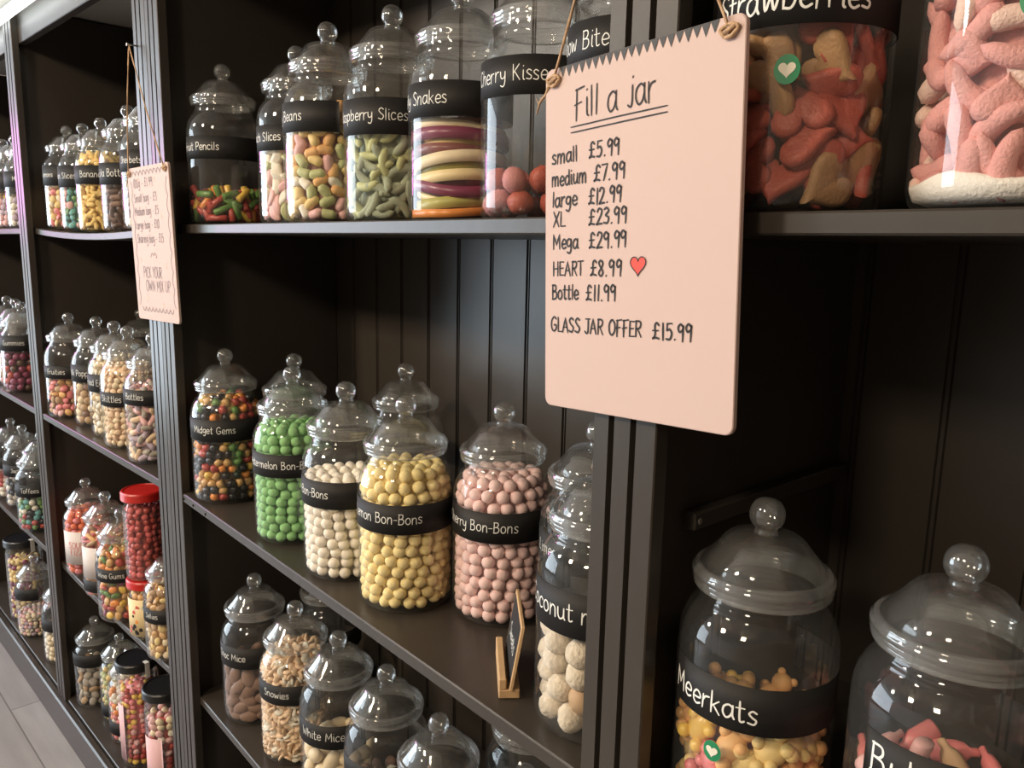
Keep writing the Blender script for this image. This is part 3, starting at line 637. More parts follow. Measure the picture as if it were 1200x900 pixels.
def snakes():
    t, p, sc = JARS['snakes']; J = Matrix.Translation(p) @ Matrix.Rotation(t.rotation_euler.z, 4, 'Z')
    rnd = random.Random(4); z = .008
    cols = [J_ORG, SN_OL, SN_CR, J_PUR, SN_CR, SN_OL, B_CRM, SN_BR, P_YEL, J_PUR, B_CRM, SN_BR]
    for i, m in enumerate(cols):
        h = rnd.uniform(.0042, .0068); z += h * .82
        o = link('jelly_snake', mk('jelly_snake', snake_strip(.0590 - .0036 * (i % 3), z, -125 + rnd.uniform(-40, 40), 125 + rnd.uniform(-40, 40), h, rnd.uniform(.003, .0065), .0034, rnd.uniform(2, 7), rnd.uniform(4, 10)), m)); o.matrix_world = J
        tag(o, 'coiled jelly strip in the jar labelled Jelly Snakes', 'sweet', 'jelly snakes'); z += h * .82
    for i in range(4):
        o = link('jelly_snake', mk('jelly_snake', ball(.013, (1.1, .7, .8), 14, 9), (J_ORG, SN_OL, B_CRM, J_PUR)[i])); a = math.radians((-48, -8, 30, 62)[i])
        o.matrix_world = J @ Matrix.Translation((.045 * math.sin(a), -.045 * math.cos(a), .1 + .002 * i)) @ Matrix.Rotation(a, 4, 'Z')
        tag(o, 'coiled jelly strip in the jar labelled Jelly Snakes', 'sweet', 'jelly snakes')
    q = MB(); v, f = lathe([(.001, .006), (.044, .006), (.046, .10), (.001, .102)], 24); q.add(v, f); h = q.build('jelly_snake_heap', J_PUR, smooth=True); h.matrix_world = J
    tag(h, 'jelly strips in the middle of the Jelly Snakes jar', 'sweets', kind='stuff')
snakes()
KISP = candy('cherry_pink', (0.52, 0.20, 0.19), 0.6, bump=.4, bscale=400)
KIS = [mk('cherry_kiss', ball(.0145, (1, 1, .9), 14, 10, .06, i), m) for i, m in enumerate((KISP, STRR, KISP))]
fill_jar('kisses', 'cherry_kiss', 'sweet', 'pink domed gum in the jar labelled Cherry Kisses', KIS, .0145, .062, group='cherry kisses', stuff_label='pink domed gums at the back of the Cherry Kisses jar', seed=17, dz=1.6)
fill_jar('bites', 'rainbow_bite', 'sweets', 'x', [mk('rainbow_bite', ball(.010, (1, 1, 1), 10, 7), m) for m in (P_PNK, P_YEL, P_TEAL)], .010, .12, only_stuff=True, core=True, stuff_label='pastel sweets in the jar labelled Rainbow Bites', seed=18)

# ---- right bay
jar('straw', (-.318, .078, R1), 'large sweet jar of red strawberry gums labelled Strawberries, beside the pink sign at top right', 'Strawberries', 40, band=(.119, .175), unit=.00122, pen=.0017, sticker=(-7, .091, .0095), tz=.128)
jar('shrimp', (-.178, .104, R1), 'large sweet jar full of pink foam shrimps at the top right corner', '', band=None, sticker=(1, .113, .0115))
jar('meer', (-.314, .076, R2), 'sweet jar labelled Meerkats with a green heart sticker', 'Meerkats', 5, band=(.108, .146), unit=.00122, pen=.0016, sticker=(-25, .085, .0085), tz=.117)
jar('bub', (-.175, .092, R2), 'sweet jar labelled Bubbly Bottles in the bottom right corner', 'Bubbly Bottles', 100, band=(.108, .150), span=(-46, 150), unit=.00150, pen=.0018)
SB = [mk('strawberry_gum', heart_gum(.0225, .0045), m) for m in (STRR, STRR, STRW)]
fill_jar('straw', 'strawberry_gum', 'sweet', 'flat heart shaped strawberry gum in the jar labelled Strawberries', SB, .0125, .128, mode='tangent', group='strawberry gums', stuff_label='strawberry gums at the back of the Strawberries jar', seed=19, spread=2.5, dz=1.3, tilt=.55)
SH = [mk('foam_shrimp', capsule(.021, .0072, .30, .9, 12, .25), m) for m in (SHR, SHRL, SHR)]
SH += [mk('foam_shrimp', heart_gum(.017, .006), SHR)]
fill_jar('shrimp', 'foam_shrimp', 'sweet', 'pink foam shrimp in the jar at the top right corner', SH, .0100, .185, mode='tangent', group='foam shrimps', stuff_label='pink foam shrimps at the back and middle of the top right jar', core=True, seed=20, spread=2.7, dz=1.5, tilt=.35, front=110)
MK = [mk('gum_meerkat', bear(.0150), m) for m in (J_YEL, P_ORG, J_AMB, J_PNK, P_YEL)]
fill_jar('meer', 'gum_meerkat', 'sweet', 'translucent gum figure in the jar labelled Meerkats', MK, .0135, .098, mode='tangent', group='gum meerkats', stuff_label='gum figures at the back of the Meerkats jar', seed=21, core=J_AMB, core_r=.03)
BB = [mk('gum_bottle', bottle(.017), m) for m in (J_PNK, P_PNK, B_TAN)]
fill_jar('bub', 'gum_bottle', 'sweet', 'pink gum bottle in the jar labelled Bubbly Bottles', BB, .0125, .120, mode='tangent', group='gum bottles', stuff_label='gum bottles at the back of the Bubbly Bottles jar', seed=22)
# sugar lying at the bottom of the shrimp jar
q = MB(); v, f = lathe([(.001, .0045), (.048, .0045), (.0575, .008), (.0600, .014), (.0603, .019), (.057, .021), (.03, .018), (.001, .017)], 40); q.add([(a, b, c + (.003 * math.sin(5 * math.atan2(b, a)) if c > .016 else 0)) for a, b, c in v], f)
o = q.build('loose_sugar', SUGAR, smooth=True); t = JARS['shrimp'][0]; o.location = t.location; o.rotation_euler = t.rotation_euler; tag(o, 'white sugar settled at the bottom of the foam shrimps jar', 'sugar', kind='stuff')

# ---- left unit
def ljar(key, lx, ly, z, *a, **k): return jar(key, tuple(u1(lx, ly, z)), *a, **k)
def sagz(x): 
    t = (x - (AL1 - .0155)) / ((BL0 + .0135) - (AL1 - .0155)); return 1.4366 - SAG * (1 - (2 * t - 1) ** 2)
ljar('j1', -.792, .088, sagz(-.792), 'sweet jar of pale yellow sweets, leftmost on the top shelf of the left unit', 'Lemons', -38, sc=.945, band=(.112, .166))
ljar('j2', -.672, .090, sagz(-.672), 'sweet jar of teal and green sweets labelled Melon Slices', 'Melon Slices', -20, sc=.945, band=(.108, .162), unit=.00105)
ljar('j3', -.551, .093, sagz(-.551), 'sweet jar full of yellow foam bananas labelled Bananas', 'Bananas', 4, sc=.96, band=(.112, .156), unit=.00105)
ljar('j4', -.385, .097, sagz(-.385), 'sweet jar of dark cola bottles labelled Cola Bottles', 'Cola Bottles', 0, band=(.100, .146), unit=.00110)
ljar('j5', -.205, .080, sagz(-.205), 'sweet jar beside the small pink sign, right end of the upper left shelf', 'Sherbets', -20, band=(.112, .155))
ljar('k1', -.800, .062, R2 - .003, 'sweet jar of pastel fruit sweets labelled Fruities, left end of middle left shelf', 'Fruities', -14, band=(.107, .140), unit=.00095)
ljar('k2', -.655, .086, R2 - .003, 'sweet jar of brown and cream pieces labelled Milk Poppets', 'Milk Poppets', -2, band=(.114, .157), unit=.00105)
ljar('k3', -.515, .082, R2 - .003, 'sweet jar of cream coloured sweets labelled Fried Eggs', 'Fried Eggs', -14, band=(.110, .152), unit=.00105)
ljar('k4', -.385, .068, R2 - .003, 'sweet jar of peach coloured sweets with cream top, labelled Skittles', 'Skittles', -18, band=(.098, .130), unit=.00105)
ljar('k5', -.222, .064, R2 - .003, 'sweet jar of grey and pink pastel bottles labelled Bottles', 'Bottles', -22, band=(.127, .160), unit=.00095)
ljar('kb', -.850+.03, .250, R2 - .003, 'dark sweet jar behind the row on the middle left shelf', '', band=(.108, .147))
ljar('k6', -.112, .135, R2 - .003, 'sweet jar half hidden behind the double fluted post', '', band=(.108, .147))
ljar('m1', -.770, .066, R3U - .002, 'sweet jar of orange sweets with a white printed label', '', band=None, sc=.955)
ljar('m2', -.605, .063, R3U - .004, 'sweet jar of orange sticks with a pale printed label', '', band=(.018, .050), sc=.972, span=(-100, 100))
ljar('wg', -.445, .048, R3U - .006, 'sweet jar of multicoloured gums labelled Wine Gums', 'Wine Gums', 0, band=(.106, .139), sc=.976, unit=.00092)
ljar('m5', -.178, .056, R3U - .0015, 'sweet jar of yellow and brown sweets right of the red lidded jar', 'Jellies', -30, band=(.100, .135), sc=.895)
ljar('n1', -.812, .074, R4, 'sweet jar of grey beige lumps with blank black label on the bottom shelf', '', band=(.136, .176), sc=.925)
ljar('n2', -.690, .100, R4, 'sweet jar with yellow and green sweets behind the black lidded jars', '', band=(.02, .06), sc=.872)
ljar('n3', -.575, .086, R4, 'sweet jar of pale mixed sweets beside the black lidded jars', '', band=(.03, .07), sc=.90)
# bay at the far left edge
ljar('o1', -1.42, .085, 1.433, 'sweet jar of bright yellow sweets at the left edge, top shelf', '', band=(.108, .15))
ljar('o2', -1.285, .085, 1.433, 'sweet jar of lilac sweets at the left edge, top shelf', 'Violets', 0, band=(.115, .158))
ljar('o3', -1.155, .085, 1.433, 'sweet jar of pale blue sweets beside the far left post, top shelf', 'Mints', -10, band=(.115, .158))
ljar('p1', -1.545, .085, R2 - .003, 'furthest left sweet jar on the middle shelf, cut by the edge', '', band=(.108, .147))
ljar('p2', -1.400, .078, R2 - .003, 'sweet jar second from the left edge on the middle shelf', '', band=(.108, .147))
ljar('p3', -1.262, .060, R2 - .003, 'sweet jar of purple and red gums labelled Gummies', 'Gummies', 2, band=(.129, .175), unit=.00105)
ljar('q1', -1.640, .084, R3U, 'furthest left sweet jar on the lower shelf', '', band=(.108, .147))
ljar('q2', -1.505, .088, R3U, 'sweet jar of black and white sweets labelled Jacks', 'Jacks', -8, band=(.108, .147))
ljar('q3', -1.355, .105, R3U, 'sweet jar of dark wrapped sweets behind the toffees jar', '', band=(.108, .147))
ljar('q4', -1.225, .060, R3U, 'sweet jar of wrapped sweets labelled Toffees', 'Toffees', 0, band=(.112, .150), unit=.00105)
ljar('s2', -1.375, .062, R4, 'sweet jar a third full of pinkish gravel sweets with black sticker, bottom left', '', band=(.135, .175), span=(-100, 5), sc=.985)
ljar('s3', -1.135, .080, R4, 'sweet jar sliver seen behind the far left post on the bottom shelf', '', band=(.108, .147))

def generic(key, mats_, r, fill, shape, name, lb, seed, **k):
    vf = {'ball': lambda: ball(r, (1, .85, 1), 10, 7, .05), 'cap': lambda: capsule(r * 1.7, r * .75, .2), 'drop': lambda: ball(r, (1.15, .5, .85), 10, 7, .05), 'stick': lambda: capsule(r * 2.2, r * .6, 0.05)}[shape]()
    ms = [mk(name, vf, m) for m in mats_]
    fill_jar(key, name, 'sweets', lb, ms, r, fill, mode='tangent', only_stuff=True, core=mats_[0], stuff_label=lb, seed=seed, tilt=.5, **k)
generic('j1', [P_YEL, B_CRM, J_PNK], .010, .125, 'drop', 'lemon_drop', 'pale yellow sweets in the leftmost jar on the top shelf of the left unit', 31)
generic('j2', [P_TEAL, J_GRN, P_TEAL, P_PNK], .010, .135, 'drop', 'melon_slice', 'teal and green slices in the jar labelled Melon Slices', 32)
BAN = [mk('foam_banana', capsule(.013, .0058, .35), candy('banana_foam', (0.82, 0.58, 0.20), .6))]
fill_jar('j3', 'foam_banana', 'sweet', 'yellow foam banana in the jar labelled Bananas', BAN, .0080, .190, mode='tangent', group='foam bananas', core=True, stuff_label='yellow foam bananas at the back and middle of the Bananas jar', seed=33, spread=2.4, dz=1.5)
generic('j4', [B_DRK, B_BRN, B_DRK], .009, .110, 'cap', 'cola_bottle', 'dark cola bottle sweets in the jar labelled Cola Bottles', 34)
generic('j5', [P_LIL, P_WHT], .009, .10, 'drop', 'sherbet', 'pale sherbet sweets in the jar beside the small pink sign', 35)
generic('k1', [J_AMB, P_ORG, P_PNK, B_TAN, J_PNK], .010, .110, 'drop', 'fruit_sweet', 'pastel fruit sweets in the jar labelled Fruities', 36)
generic('k2', [B_BRN, B_CRM, B_TAN], .0105, .118, 'ball', 'poppet', 'brown and cream pieces in the jar labelled Milk Poppets', 37)
generic('k3', [B_CRM, P_WHT, B_CRM], .0095, .190, 'drop', 'egg_sweet', 'cream coloured egg sweets in the jar labelled Fried Eggs', 38)
generic('k4', [B_PCH, B_CRM, B_PCH], .008, .190, 'drop', 'peach_sweet', 'peach and cream sweets in the jar labelled Skittles', 39)
generic('k5', [P_LIL, B_PCH, P_PNK, B_GRY], .0085, .165, 'cap', 'pastel_bottle', 'grey and pink bottle sweets in the jar labelled Bottles', 40)
ORG = candy('orange_sweet', (0.74, 0.16, 0.06), .5)
generic('m1', [ORG, J_PNK, ORG], .010, .185, 'ball', 'orange_sweet', 'orange sweets in the jar with a white printed label', 41)
generic('m2', [P_ORG, B_TAN, J_PNK], .010, .180, 'stick', 'orange_stick', 'orange and pink sticks in the jar with a pale printed label', 42)
generic('wg', [J_AMB, J_ORG, J_GRN, J_PUR, J_YEL, J_RED], .0105, .185, 'drop', 'wine_gum', 'multicoloured wine gums in the jar labelled Wine Gums', 43)
generic('m5', [J_AMB, B_CRM, P_YEL, B_TAN], .0105, .185, 'drop', 'jelly_sweet', 'yellow and brown sweets in the jar right of the red lidded jar', 44)
generic('n1', [B_GRY, B_TAN, B_GRY], .0130, .135, 'drop', 'grey_lump', 'grey beige sweets in the jar with blank black label', 45)
generic('n2', [P_YEL, P_GRN, J_BLK, P_WHT], .010, .15, 'ball', 'mixed_sweet', 'yellow and green sweets in the jar behind the black lidded jars', 46)
generic('n3', [P_WHT, J_PNK, J_ORG, P_WHT], .010, .15, 'ball', 'pale_mixed_sweet', 'pale mixed sweets in the jar beside the black lidded jars', 47)
generic('o1', [J_YEL, P_YEL], .010, .16, 'ball', 'yellow_sweet', 'bright yellow sweets in the jar at the left edge, top shelf', 48)
generic('o2', [P_LIL, P_PNK], .010, .10, 'ball', 'lilac_sweet', 'lilac sweets in the jar at the left edge, top shelf', 49)
generic('o3', [P_LIL, P_WHT], .010, .09, 'ball', 'blue_sweet', 'pale sweets in the jar beside the far left post, top shelf', 50)
generic('p3', [J_PUR, J_RED, J_PUR, B_DRK], .0115, .125, 'ball', 'gummy', 'purple and red gums in the jar labelled Gummies', 51)
generic('p2', [B_TAN, P_PNK], .0115, .125, 'ball', 'pink_sweet', 'pink sweets in the jar second from the left edge, middle shelf', 52)
generic('q2', [J_BLK, P_WHT, B_GRY], .010, .10, 'ball', 'striped_sweet', 'black and white sweets in the jar labelled Jacks', 53)
generic('q3', [J_BLK, P_TEAL], .010, .12, 'ball', 'dark_sweet', 'dark wrapped sweets in the jar behind the toffees', 54)
generic('q4', [J_BLK, J_RED, P_WHT, P_TEAL, J_GRN], .0095, .108, 'ball', 'wrapped_toffee', 'wrapped toffees in the jar labelled Toffees', 55)
generic('s2', [B_GRY, P_PNK, P_LIL, B_CRM], .0075, .080, 'ball', 'gravel_sweet', 'pinkish gravel sweets in the bottom left jar', 56)
generic('q1', [J_RED, P_WHT], .010, .10, 'ball', 'red_sweet', 'red and white sweets in the furthest left jar, lower shelf', 57)
generic('s3', [B_CRM, P_WHT], .010, .10, 'ball', 'pale_sweet', 'pale sweets in the jar behind the far left post', 58)
# printed labels and white price flags of the left unit
def plabel(key, z0, z1, a0, a1, m, lines=(), ink=None, unit=.0009):
    t, p, sc = JARS[key]; b = link('printed_label', band_mesh(.0630, z0, z1, a0, a1, m, 'printed_label'), t)
    if lines:
        mb = MB()
        for txt, ph, z in lines: S, L = text_strokes(txt, unit); ribbon([[(u, v + z) for u, v in s] for s in S], .0016, on_cyl(.0634, math.radians(ph) - L / 2 / .0634), mb)
        mb.build('lettering', ink or REDINK, b)
plabel('m1', .040, .135, -75, 0, PAPERL, [('SOUR', -32, .088), ('FIZZ', -32, .068)], unit=.0012)
plabel('m2', .055, .140, -75, -25, PAPERL)
# ---- lidded plastic tubs of the left unit
def tub(key, lx, ly, z, hgt, r, lidm, lidh, label, group, sides=8, lid_r=1.06, flag=False, bodym=None):
    p = u1(lx, ly, z); t = empty('lidded_tub', p, face_cam(p)); tag(t, label, 'tub', group)
    hb = hgt - lidh; prof = [(.001, .003), (r * .9, .0005), (r * .98, .004), (r, .012), (r, hb - .030), (r * .96, hb - .018), (r * .86, hb - .006), (r * .84, hb + .001)]
    v = []; f = []; seg = 48
    for rr, zz in prof:
        for k in range(seg):
            a = 2 * pi * k / seg; c = 1.0 if zz > hb - .012 else (1 - .055 * (1 - abs(math.cos(a * sides / 2)) ** .6))
            v.append((rr * c * math.sin(a), -rr * c * math.cos(a), zz))
    for i in range(len(prof) - 1):
        for k in range(seg): f.append((i * seg + k, i * seg + (k + 1) % seg, (i + 1) * seg + (k + 1) % seg, (i + 1) * seg + k))
    link('body', mesh('body', v, f, bodym or PLASTIC, True), t)
    R = r * lid_r; lp = [(.001, hb), (R * .97, hb), (R, hb + .002)]
    for i in range(4): lp += [(R, hb + .002 + (lidh - .006) * i / 4), (R * .985, hb + .003 + (lidh - .006) * (i + .5) / 4)]
    lp += [(R, hgt - .004), (R * .95, hgt - .0005), (R * .88, hgt), (R * .86, hgt - .002), (.001, hgt - .002)]
    v, f = lathe(lp, 40); l = link('lid', mesh('lid', v, f, lidm, False), t)
    if flag:
        mb = MB(); rr = R * 1.01
        for a0, a1, z0, z1 in ((20, 34, hb - .018, hgt + .0006),):
            n = 6
            vv = [(rr * math.sin(math.radians(a0 + (a1 - a0) * i / n)), -rr * math.cos(math.radians(a0 + (a1 - a0) * i / n)), zz) for i in range(n + 1) for zz in (z0, z1)]
            vv += [(rr * .72 * math.sin(math.radians(a0 + (a1 - a0) * i / n)), -rr * .72 * math.cos(math.radians(a0 + (a1 - a0) * i / n)), hgt + .0008) for i in range(n + 1)]
            mb.add(vv, [(2 * i, 2 * i + 2, 2 * i + 3, 2 * i + 1) for i in range(n)] + [(2 * i + 1, 2 * i + 3, 2 * n + 2 + i + 1, 2 * n + 2 + i) for i in range(n)])
        mb.build('seal_strip', SEAL, l)
    JARS[key] = (t, Vector(p), 1.0); return t
def tubfill(key, r, h, mats_, pr, name, lb, seed):
    t, p, sc = JARS[key]; rnd = random.Random(seed); mb = MB(); vf = ball(pr, (1, .7, .9), 9, 6, .06); ms = [mk(name, vf, m) for m in mats_]
    z = .004 + pr
    while z < h:
        R = r - pr - .003; n = max(4, int(2 * pi * R / (2.0 * pr)))
        top = z + 1.6 * pr >= h
        for rr in ([R, R - 2 * pr] if top else [R]):
            n = max(3, int(2 * pi * max(rr, pr) / (2.0 * pr)))
            for i in range(n): 
                j = rnd.randrange(len(ms)); mb.inst(ms[j], piece_matrix(2 * pi * (i + rnd.random() * .5) / n, rr * rnd.uniform(.97, 1), z + rnd.uniform(-.2, .2) * pr, rnd, 'tangent', .5), j)
        z += 1.6 * pr
    v, f = lathe([(.001, .006), (r - 2 * pr, .006), (r - 2 * pr, h - pr), (.001, h - pr)], 20); mb.add(v, f)
    o = mb.build(name + '_heap', mats_, smooth=True); o.location = p; o.rotation_euler = t.rotation_euler; tag(o, lb, 'sweets', kind='stuff')
TINTR = clear_plastic('clear_tub_plastic', (0.95, 0.95, 0.955), 0.03)
tub('tb', -.300, .052, R3U - .0040, .142, .0435, REDLID, .020, 'squat printed tub with a red lid under the tall red tub', 'red lidded tubs', sides=16)
b = link('printed_label', band_mesh(.0440, .012, .100, -110, 110, MULTI, 'printed_label'), JARS['tb'][0])
mb = MB(); rnd = random.Random(3)
for i in range(46):
    a = math.radians(rnd.uniform(-100, 100)); zz = rnd.uniform(.018, .095); fm = on_cyl(.0443, a); s = rnd.uniform(.002, .0045)
    mb.add([fm(-s, zz - s), fm(s, zz - s), fm(s, zz + s * .6), fm(0, zz + s * 1.3), fm(-s, zz + s * .6)], [(0, 1, 2, 3, 4)], rnd.randrange(4))
mb.build('printed_pattern', [J_ORG, WHITEST, REDINK, INK], b)
tub('tr', -.300, .052, R3U - .0040 + .1425, .205, .0440, REDLID, .021, 'tall clear tub of red sweets with a red lid, stacked on a printed tub', 'red lidded tubs')
tubfill('tr', .0440, .168, [J_RED, REDINK, J_RED], .0085, 'red_sweet', 'red sweets filling the tall tub with the red lid', 61)
tubfill('tb', .0435, .10, [P_ORG, P_YEL], .009, 'orange_sweet', 'orange sweets in the squat printed tub', 62)
tub('bl1', -.455, .066, R4, .278, .0470, BLACKLID, .022, 'tall clear tub of pink and red sweets with black lid and white seal, bottom shelf', 'black lidded tubs', flag=True)
tub('bl2', -.275, .066, R4, .282, .0470, BLACKLID, .022, 'tall black lidded tub with pink label, half behind the double fluted post', 'black lidded tubs', flag=True)
tub('bl0', -1.530, .068, R4, .285, .0560, BLACKLID, .024, 'tall black lidded tub of yellow and purple sweets at the far bottom left', 'black lidded tubs', flag=True)
tubfill('bl1', .0470, .215, [J_PNK, J_RED, P_PNK, J_YEL], .0085, 'pink_red_sweet', 'pink and red sweets in the tall black lidded tub', 63)
tubfill('bl2', .0470, .215, [J_RED, B_CRM, P_PNK, P_WHT], .0100, 'red_cream_sweet', 'red and cream sweets in the tub with pink label', 64)
tubfill('bl0', .0560, .22, [P_YEL, P_YEL, J_PUR], .0100, 'yellow_purple_sweet', 'yellow and purple sweets in the far bottom left tub', 65)
b = link('printed_label', band_mesh(.0475, .02, .17, -80, -15, PINKL, 'printed_label'), JARS['bl2'][0])
b = link('printed_label', band_mesh(.0475, .02, .17, -95, -50, PINKL, 'printed_label'), JARS['bl1'][0])

# ------------------------------------------------------------------ hanging signs
def rounded(wd, ht, r, n=5):
    P = []
    for cx, cy, a0 in ((wd - r, r, -90), (wd - r, ht - r, 0), (r, ht - r, 90), (r, r, 180)):
        P += [(cx + r * math.cos(math.radians(a0 + 90 * i / n)), cy + r * math.sin(math.radians(a0 + 90 * i / n))) for i in range(n + 1)]
    return P
def sign(BL, e1, e2, wd, ht, label, nail, th=.004):
    e1 = Vector(e1).normalized(); e2 = Vector(e2); e2 = (e2 - e1 * e1.dot(e2)).normalized(); n = e1.cross(e2)
    # local axes: x along e1, y into the wall, z up the board; origin at the bottom left front corner
    M = Matrix((e1, -n, e2)).transposed().to_4x4(); M.translation = Vector(BL)
    t = empty('hanging_sign'); t.matrix_world = M; tag(t, label, 'sign', 'hanging price signs')
    m = MB(); P = rounded(wd, ht, .007); k = len(P); b = .0006
    Pin = [(x + (b if x < wd / 2 else -b), z + (b if z < ht / 2 else -b)) for x, z in P]
    v = [(x, 0, z) for x, z in Pin] + [(x, b, z) for x, z in P] + [(x, th, z) for x, z in P]
    f = [tuple(range(k)), tuple(range(2 * k, 3 * k))[::-1]] + [(i + j * k, i + (j + 1) * k, (i + 1) % k + (j + 1) * k, (i + 1) % k + j * k) for j in range(2) for i in range(k)]
    m.add(v, f); m.build('board', SIGNP, t)
    Mi = M.inverted(); nl = Mi @ Vector(nail)
    q = MB(); a = Vector(nl); q.tube([a + Vector((0, .014 if False else 0.0, 0)), a + Vector((0, .016, 0))], .0014, 8); q.tube([a + Vector((0, -.0012, 0)), a], .0030, 10)
    for side, x in ((0, .0115), (1, wd - .0115)):
        s = MB(); z = ht - .010; rnd = random.Random(side); top = nl + Vector((0, .003, .001))
        p0 = Vector((x, -.0022, z)); pts = []
        for i in range(15):
            u = i / 14; p = p0.lerp(top, u); p.x += .0006 * math.sin(9 * u + side); p.y += -.003 * math.sin(pi * u) * .6; pts.append(p)
        s.tube(pts, .0011, 6); s.tube([p + Vector((.0008 * math.sin(i * 1.9), -.0006, .0008 * math.cos(i * 1.9))) for i, p in enumerate(pts)], .0007, 5)
        st = s.build('hanging_string', TWINE, t, True)
        s = MB()
        lp = [(x + .0062 * math.cos(a_) * (1 + .2 * math.sin(3 * a_)), -.0012 - .0014 * abs(math.sin(a_ * 1.5)), z + .0040 * math.sin(a_)) for a_ in [2.6 * pi * i / 26 for i in range(27)]]
        s.tube(lp, .0014, 6)
        s.tube([(x, -.0012, z), (x - .003, -.003, z - .001), (x + .004, -.0028, z + .002), (x + .001, -.0015, z + .004)], .0016, 6)
        if side == 0:   # frayed ends at the left hole
            s.tube([(x - .006, -.001, z - .002), (x - .012, .001, z - .008), (x - .020, .002, z - .012), (x - .024, .001, z - .022)], [.0016, .0014, .0012, .0006], 6)
            for i in range(7):
                c = Vector((x - .012 - .0018 * i, .001, z - .008 - .0014 * i)); s.tube([c, c + Vector((rnd.uniform(-.008, .004), rnd.uniform(-.004, .002), rnd.uniform(-.006, .007)))], .0003, 4)
        s.build('knot', TWINE, st, True)
    q.build('nail', METAL, t, True)
    return t
def sgn_text(mb, txt, u0, u1_, v, w=.0016, capf=1.0, lift=.0004, ht=None):
    S, L = text_strokes(txt, 1.0); k = (u1_ - u0) / L; ky = ht / 14 if ht else k
    return ribbon([[(u0 + a * k, v + b * ky) for a, b in s] for s in S], w, lambda u, vv: (u, -lift, vv), mb)
S1 = sign((-.4839, -.0074, 1.2773), (.9986, -.0227, .0476), (-.0474, .0093, .9988), .1902, .2756, 'large pink hanging price sign headed Fill a jar', (-.4099, -.0072, 1.7345))
q = MB(); n = 21; x0, x1 = .017, .170
for i in range(n):
    a = x0 + (x1 - x0) * i / n; b_ = x0 + (x1 - x0) * (i + 1) / n; zt = .2752
    q.add([(a, -.0004, zt), ((a + b_) / 2, -.0004, zt - .0080 - .001 * (i % 2)), (b_, -.0004, zt)], [(0, 1, 2)])
q.build('zigzag_border', ZIG, S1)
q = MB(); sgn_text(q, 'Fill a jar', .034, .1182, .2325, .0016, ht=.0225); ribbon([[(.0304, .2268), (.08, .2275), (.1277, .2276)], [(.0305, .2225), (.08, .223), (.1278, .2233)]], .0011, lambda u, v: (u, -.0004, v), q); q.build('heading', INK, S1)
for a, ua, ub, v, b_, uc, ud, vb in (('small', .0078, .0385, .2003, '£5.99', .050, .0840, .2000), ('medium', .0079, .0489, .1825, '£7.99', .0554, .0898, .1820), ('large', .0084, .0386, .1658, '£12.99', .0500, .0865, .1648),
        ('XL', .0095, .0252, .1497, '£23.99', .0503, .0918, .1490), ('Mega', .0096, .0402, .1315, '£29.99', .0510, .0922, .1308), ('HEART', .0097, .0462, .1100, '£8.99', .0527, .0875, .1092), ('Bottle', .0088, .0411, .0904, '£11.99', .0482, .0822, .0900),
        ('GLASS JAR OFFER', .0074, .1087, .0637, '£15.99', .1175, .1550, .0627)):
    q = MB(); sgn_text(q, a, ua, ub, v, .0016, ht=.0118 if a != 'HEART' else .0112); q.build('size_name', INK, S1); q = MB(); sgn_text(q, b_, uc, ud, vb, .0017, ht=.0122); q.build('price', INK, S1)
H = heart_pts(); q = MB(); n = len(H); q.add([(.1033, -.0004, .1172)] + [(.1033 + .0078 * a, -.0004, .1172 + .0082 * b) for a, b in H], [(0, 1 + (i + 1) % n, 1 + i) for i in range(n)])
hd = q.build('heart_drawing', REDH, S1)
ribbon([[(.1033 + .0080 * a, .1172 + .0084 * b) for a, b in H + H[:1]]], .0008, lambda u, v: (u, -.0006, v)).build('outline', INK, hd)
S2 = sign((-1.5858, -.0200, 1.2636), (.9973, .0710, .0163), (-.0150, -.0180, .9997), .1844, .2728, 'small looking pink hanging sign reading Pick your own mix up, on the double post', tuple(u1(-.0445, -.016, 1.7494)))
q = MB(); W_, H_ = .1884, .2788
def wavy(p, q_, amp, n):
    out = []; dx, dz = q_[0] - p[0], q_[1] - p[1]; L = math.hypot(dx, dz)
    for i in range(n * 6 + 1):
        t = i / (n * 6); s = amp * abs(math.sin(pi * n * t)) - amp / 2; out.append((p[0] + dx * t - dz / L * s, p[1] + dz * t + dx / L * s))
    return out
ribbon([wavy((.022, .262), (.165, .262), .008, 9), wavy((.165, .020), (.025, .020), .008, 9), wavy((.016, .25), (.016, .026), .006, 7), wavy((.172, .026), (.172, .25), .006, 7)], .0014, lambda u, v: (u, -.0004, v), q); q.build('scalloped_border', INKG, S2)
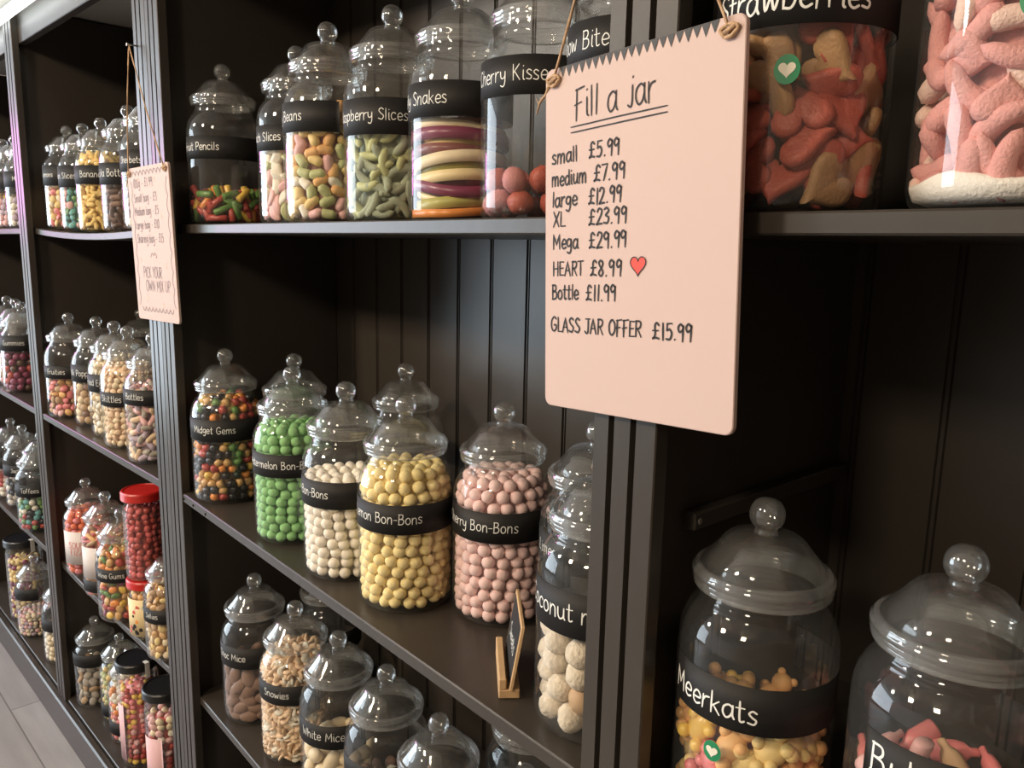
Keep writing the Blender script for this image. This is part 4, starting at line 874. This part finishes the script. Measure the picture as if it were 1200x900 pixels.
for t_, a, b_, v, h in (('100g - £1.99', .0248, .1144, .2370, .016), ('Small bag - £3', .0232, .1282, .2115, .015), ('Medium bag - £5', .0223, .1314, .1885, .015), ('Large bag - £10', .0213, .1302, .1645, .015), ('Sharing bag - £15', .0242, .1445, .1395, .016), ('PICK YOUR', .041, .1252, .0770, .020), ('OWN MIX UP', .0485, .1586, .0530, .020)):
    q = MB(); sgn_text(q, t_, a, b_, v, .0012, ht=h); q.build('lettering', INKG, S2)
ribbon([crom([(.080, .114), (.088, .121), (.096, .117), (.100, .122), (.108, .116), (.104, .113)])], .0012, lambda u, v: (u, -.0004, v)).build('squiggle', INKG, S2)
q = MB()
for x, z in ((.05, .25), (.12, .248), (.032, .108), (.14, .185), (.05, .04), (.12, .03), (.145, .10)):
    for i in range(5):
        a = 2 * pi * i / 5; q.add([(x, -.0003, z), (x + .004 * math.cos(a - .4), -.0003, z + .004 * math.sin(a - .4)), (x + .0055 * math.cos(a), -.0003, z + .0055 * math.sin(a)), (x + .004 * math.cos(a + .4), -.0003, z + .004 * math.sin(a + .4))], [(0, 3, 2, 1)])
q.build('flower_print', candy('faint_flower', (.80, .50, .40)), S2)

# ------------------------------------------------------------------ little chalkboards on the shelves
def easel(p, rz, label):
    t = empty('tabletop_chalkboard', p, rz); tag(t, label, 'chalkboard', 'little chalkboards on wooden stands')
    m = MB(); m.box(-.011, .011, -.030, .062, 0, .010, b=.001); m.box(-.011, -.003, -.030, .062, .010, .022, b=.001); m.build('stand', WOOD, t)
    tl = Matrix.Translation((.0015, .012, .0105)) @ Matrix.Rotation(math.radians(9), 4, 'Y')
    m = MB(); m.box(-.0018, .0018, -.046, .046, 0, .072, b=.0006); o = m.build('board', WOOD, t); o.matrix_local = tl
    m = MB(); m.box(-.0022, .0022, -.042, .042, .004, .068, b=.0003); s = m.build('slate', BAND, o)
    S, L = text_strokes('Sweets', .0011)
    ribbon([[(u - L / 2, v + .028) for u, v in q_] for q_ in S], .0012, lambda u, v: (-.0025, -u, v)).build('chalk_writing', CHALK, s)
    return t
easel((-.5870, .0480, R2 + .0006), math.radians(52), 'little chalkboard on a pale wooden stand in front of the pink bon-bons jar')
easel(tuple(u1(-1.055, .085, R2 - .0024)), math.radians(55), 'little chalkboard leaning on a wooden stand beside the far left post')
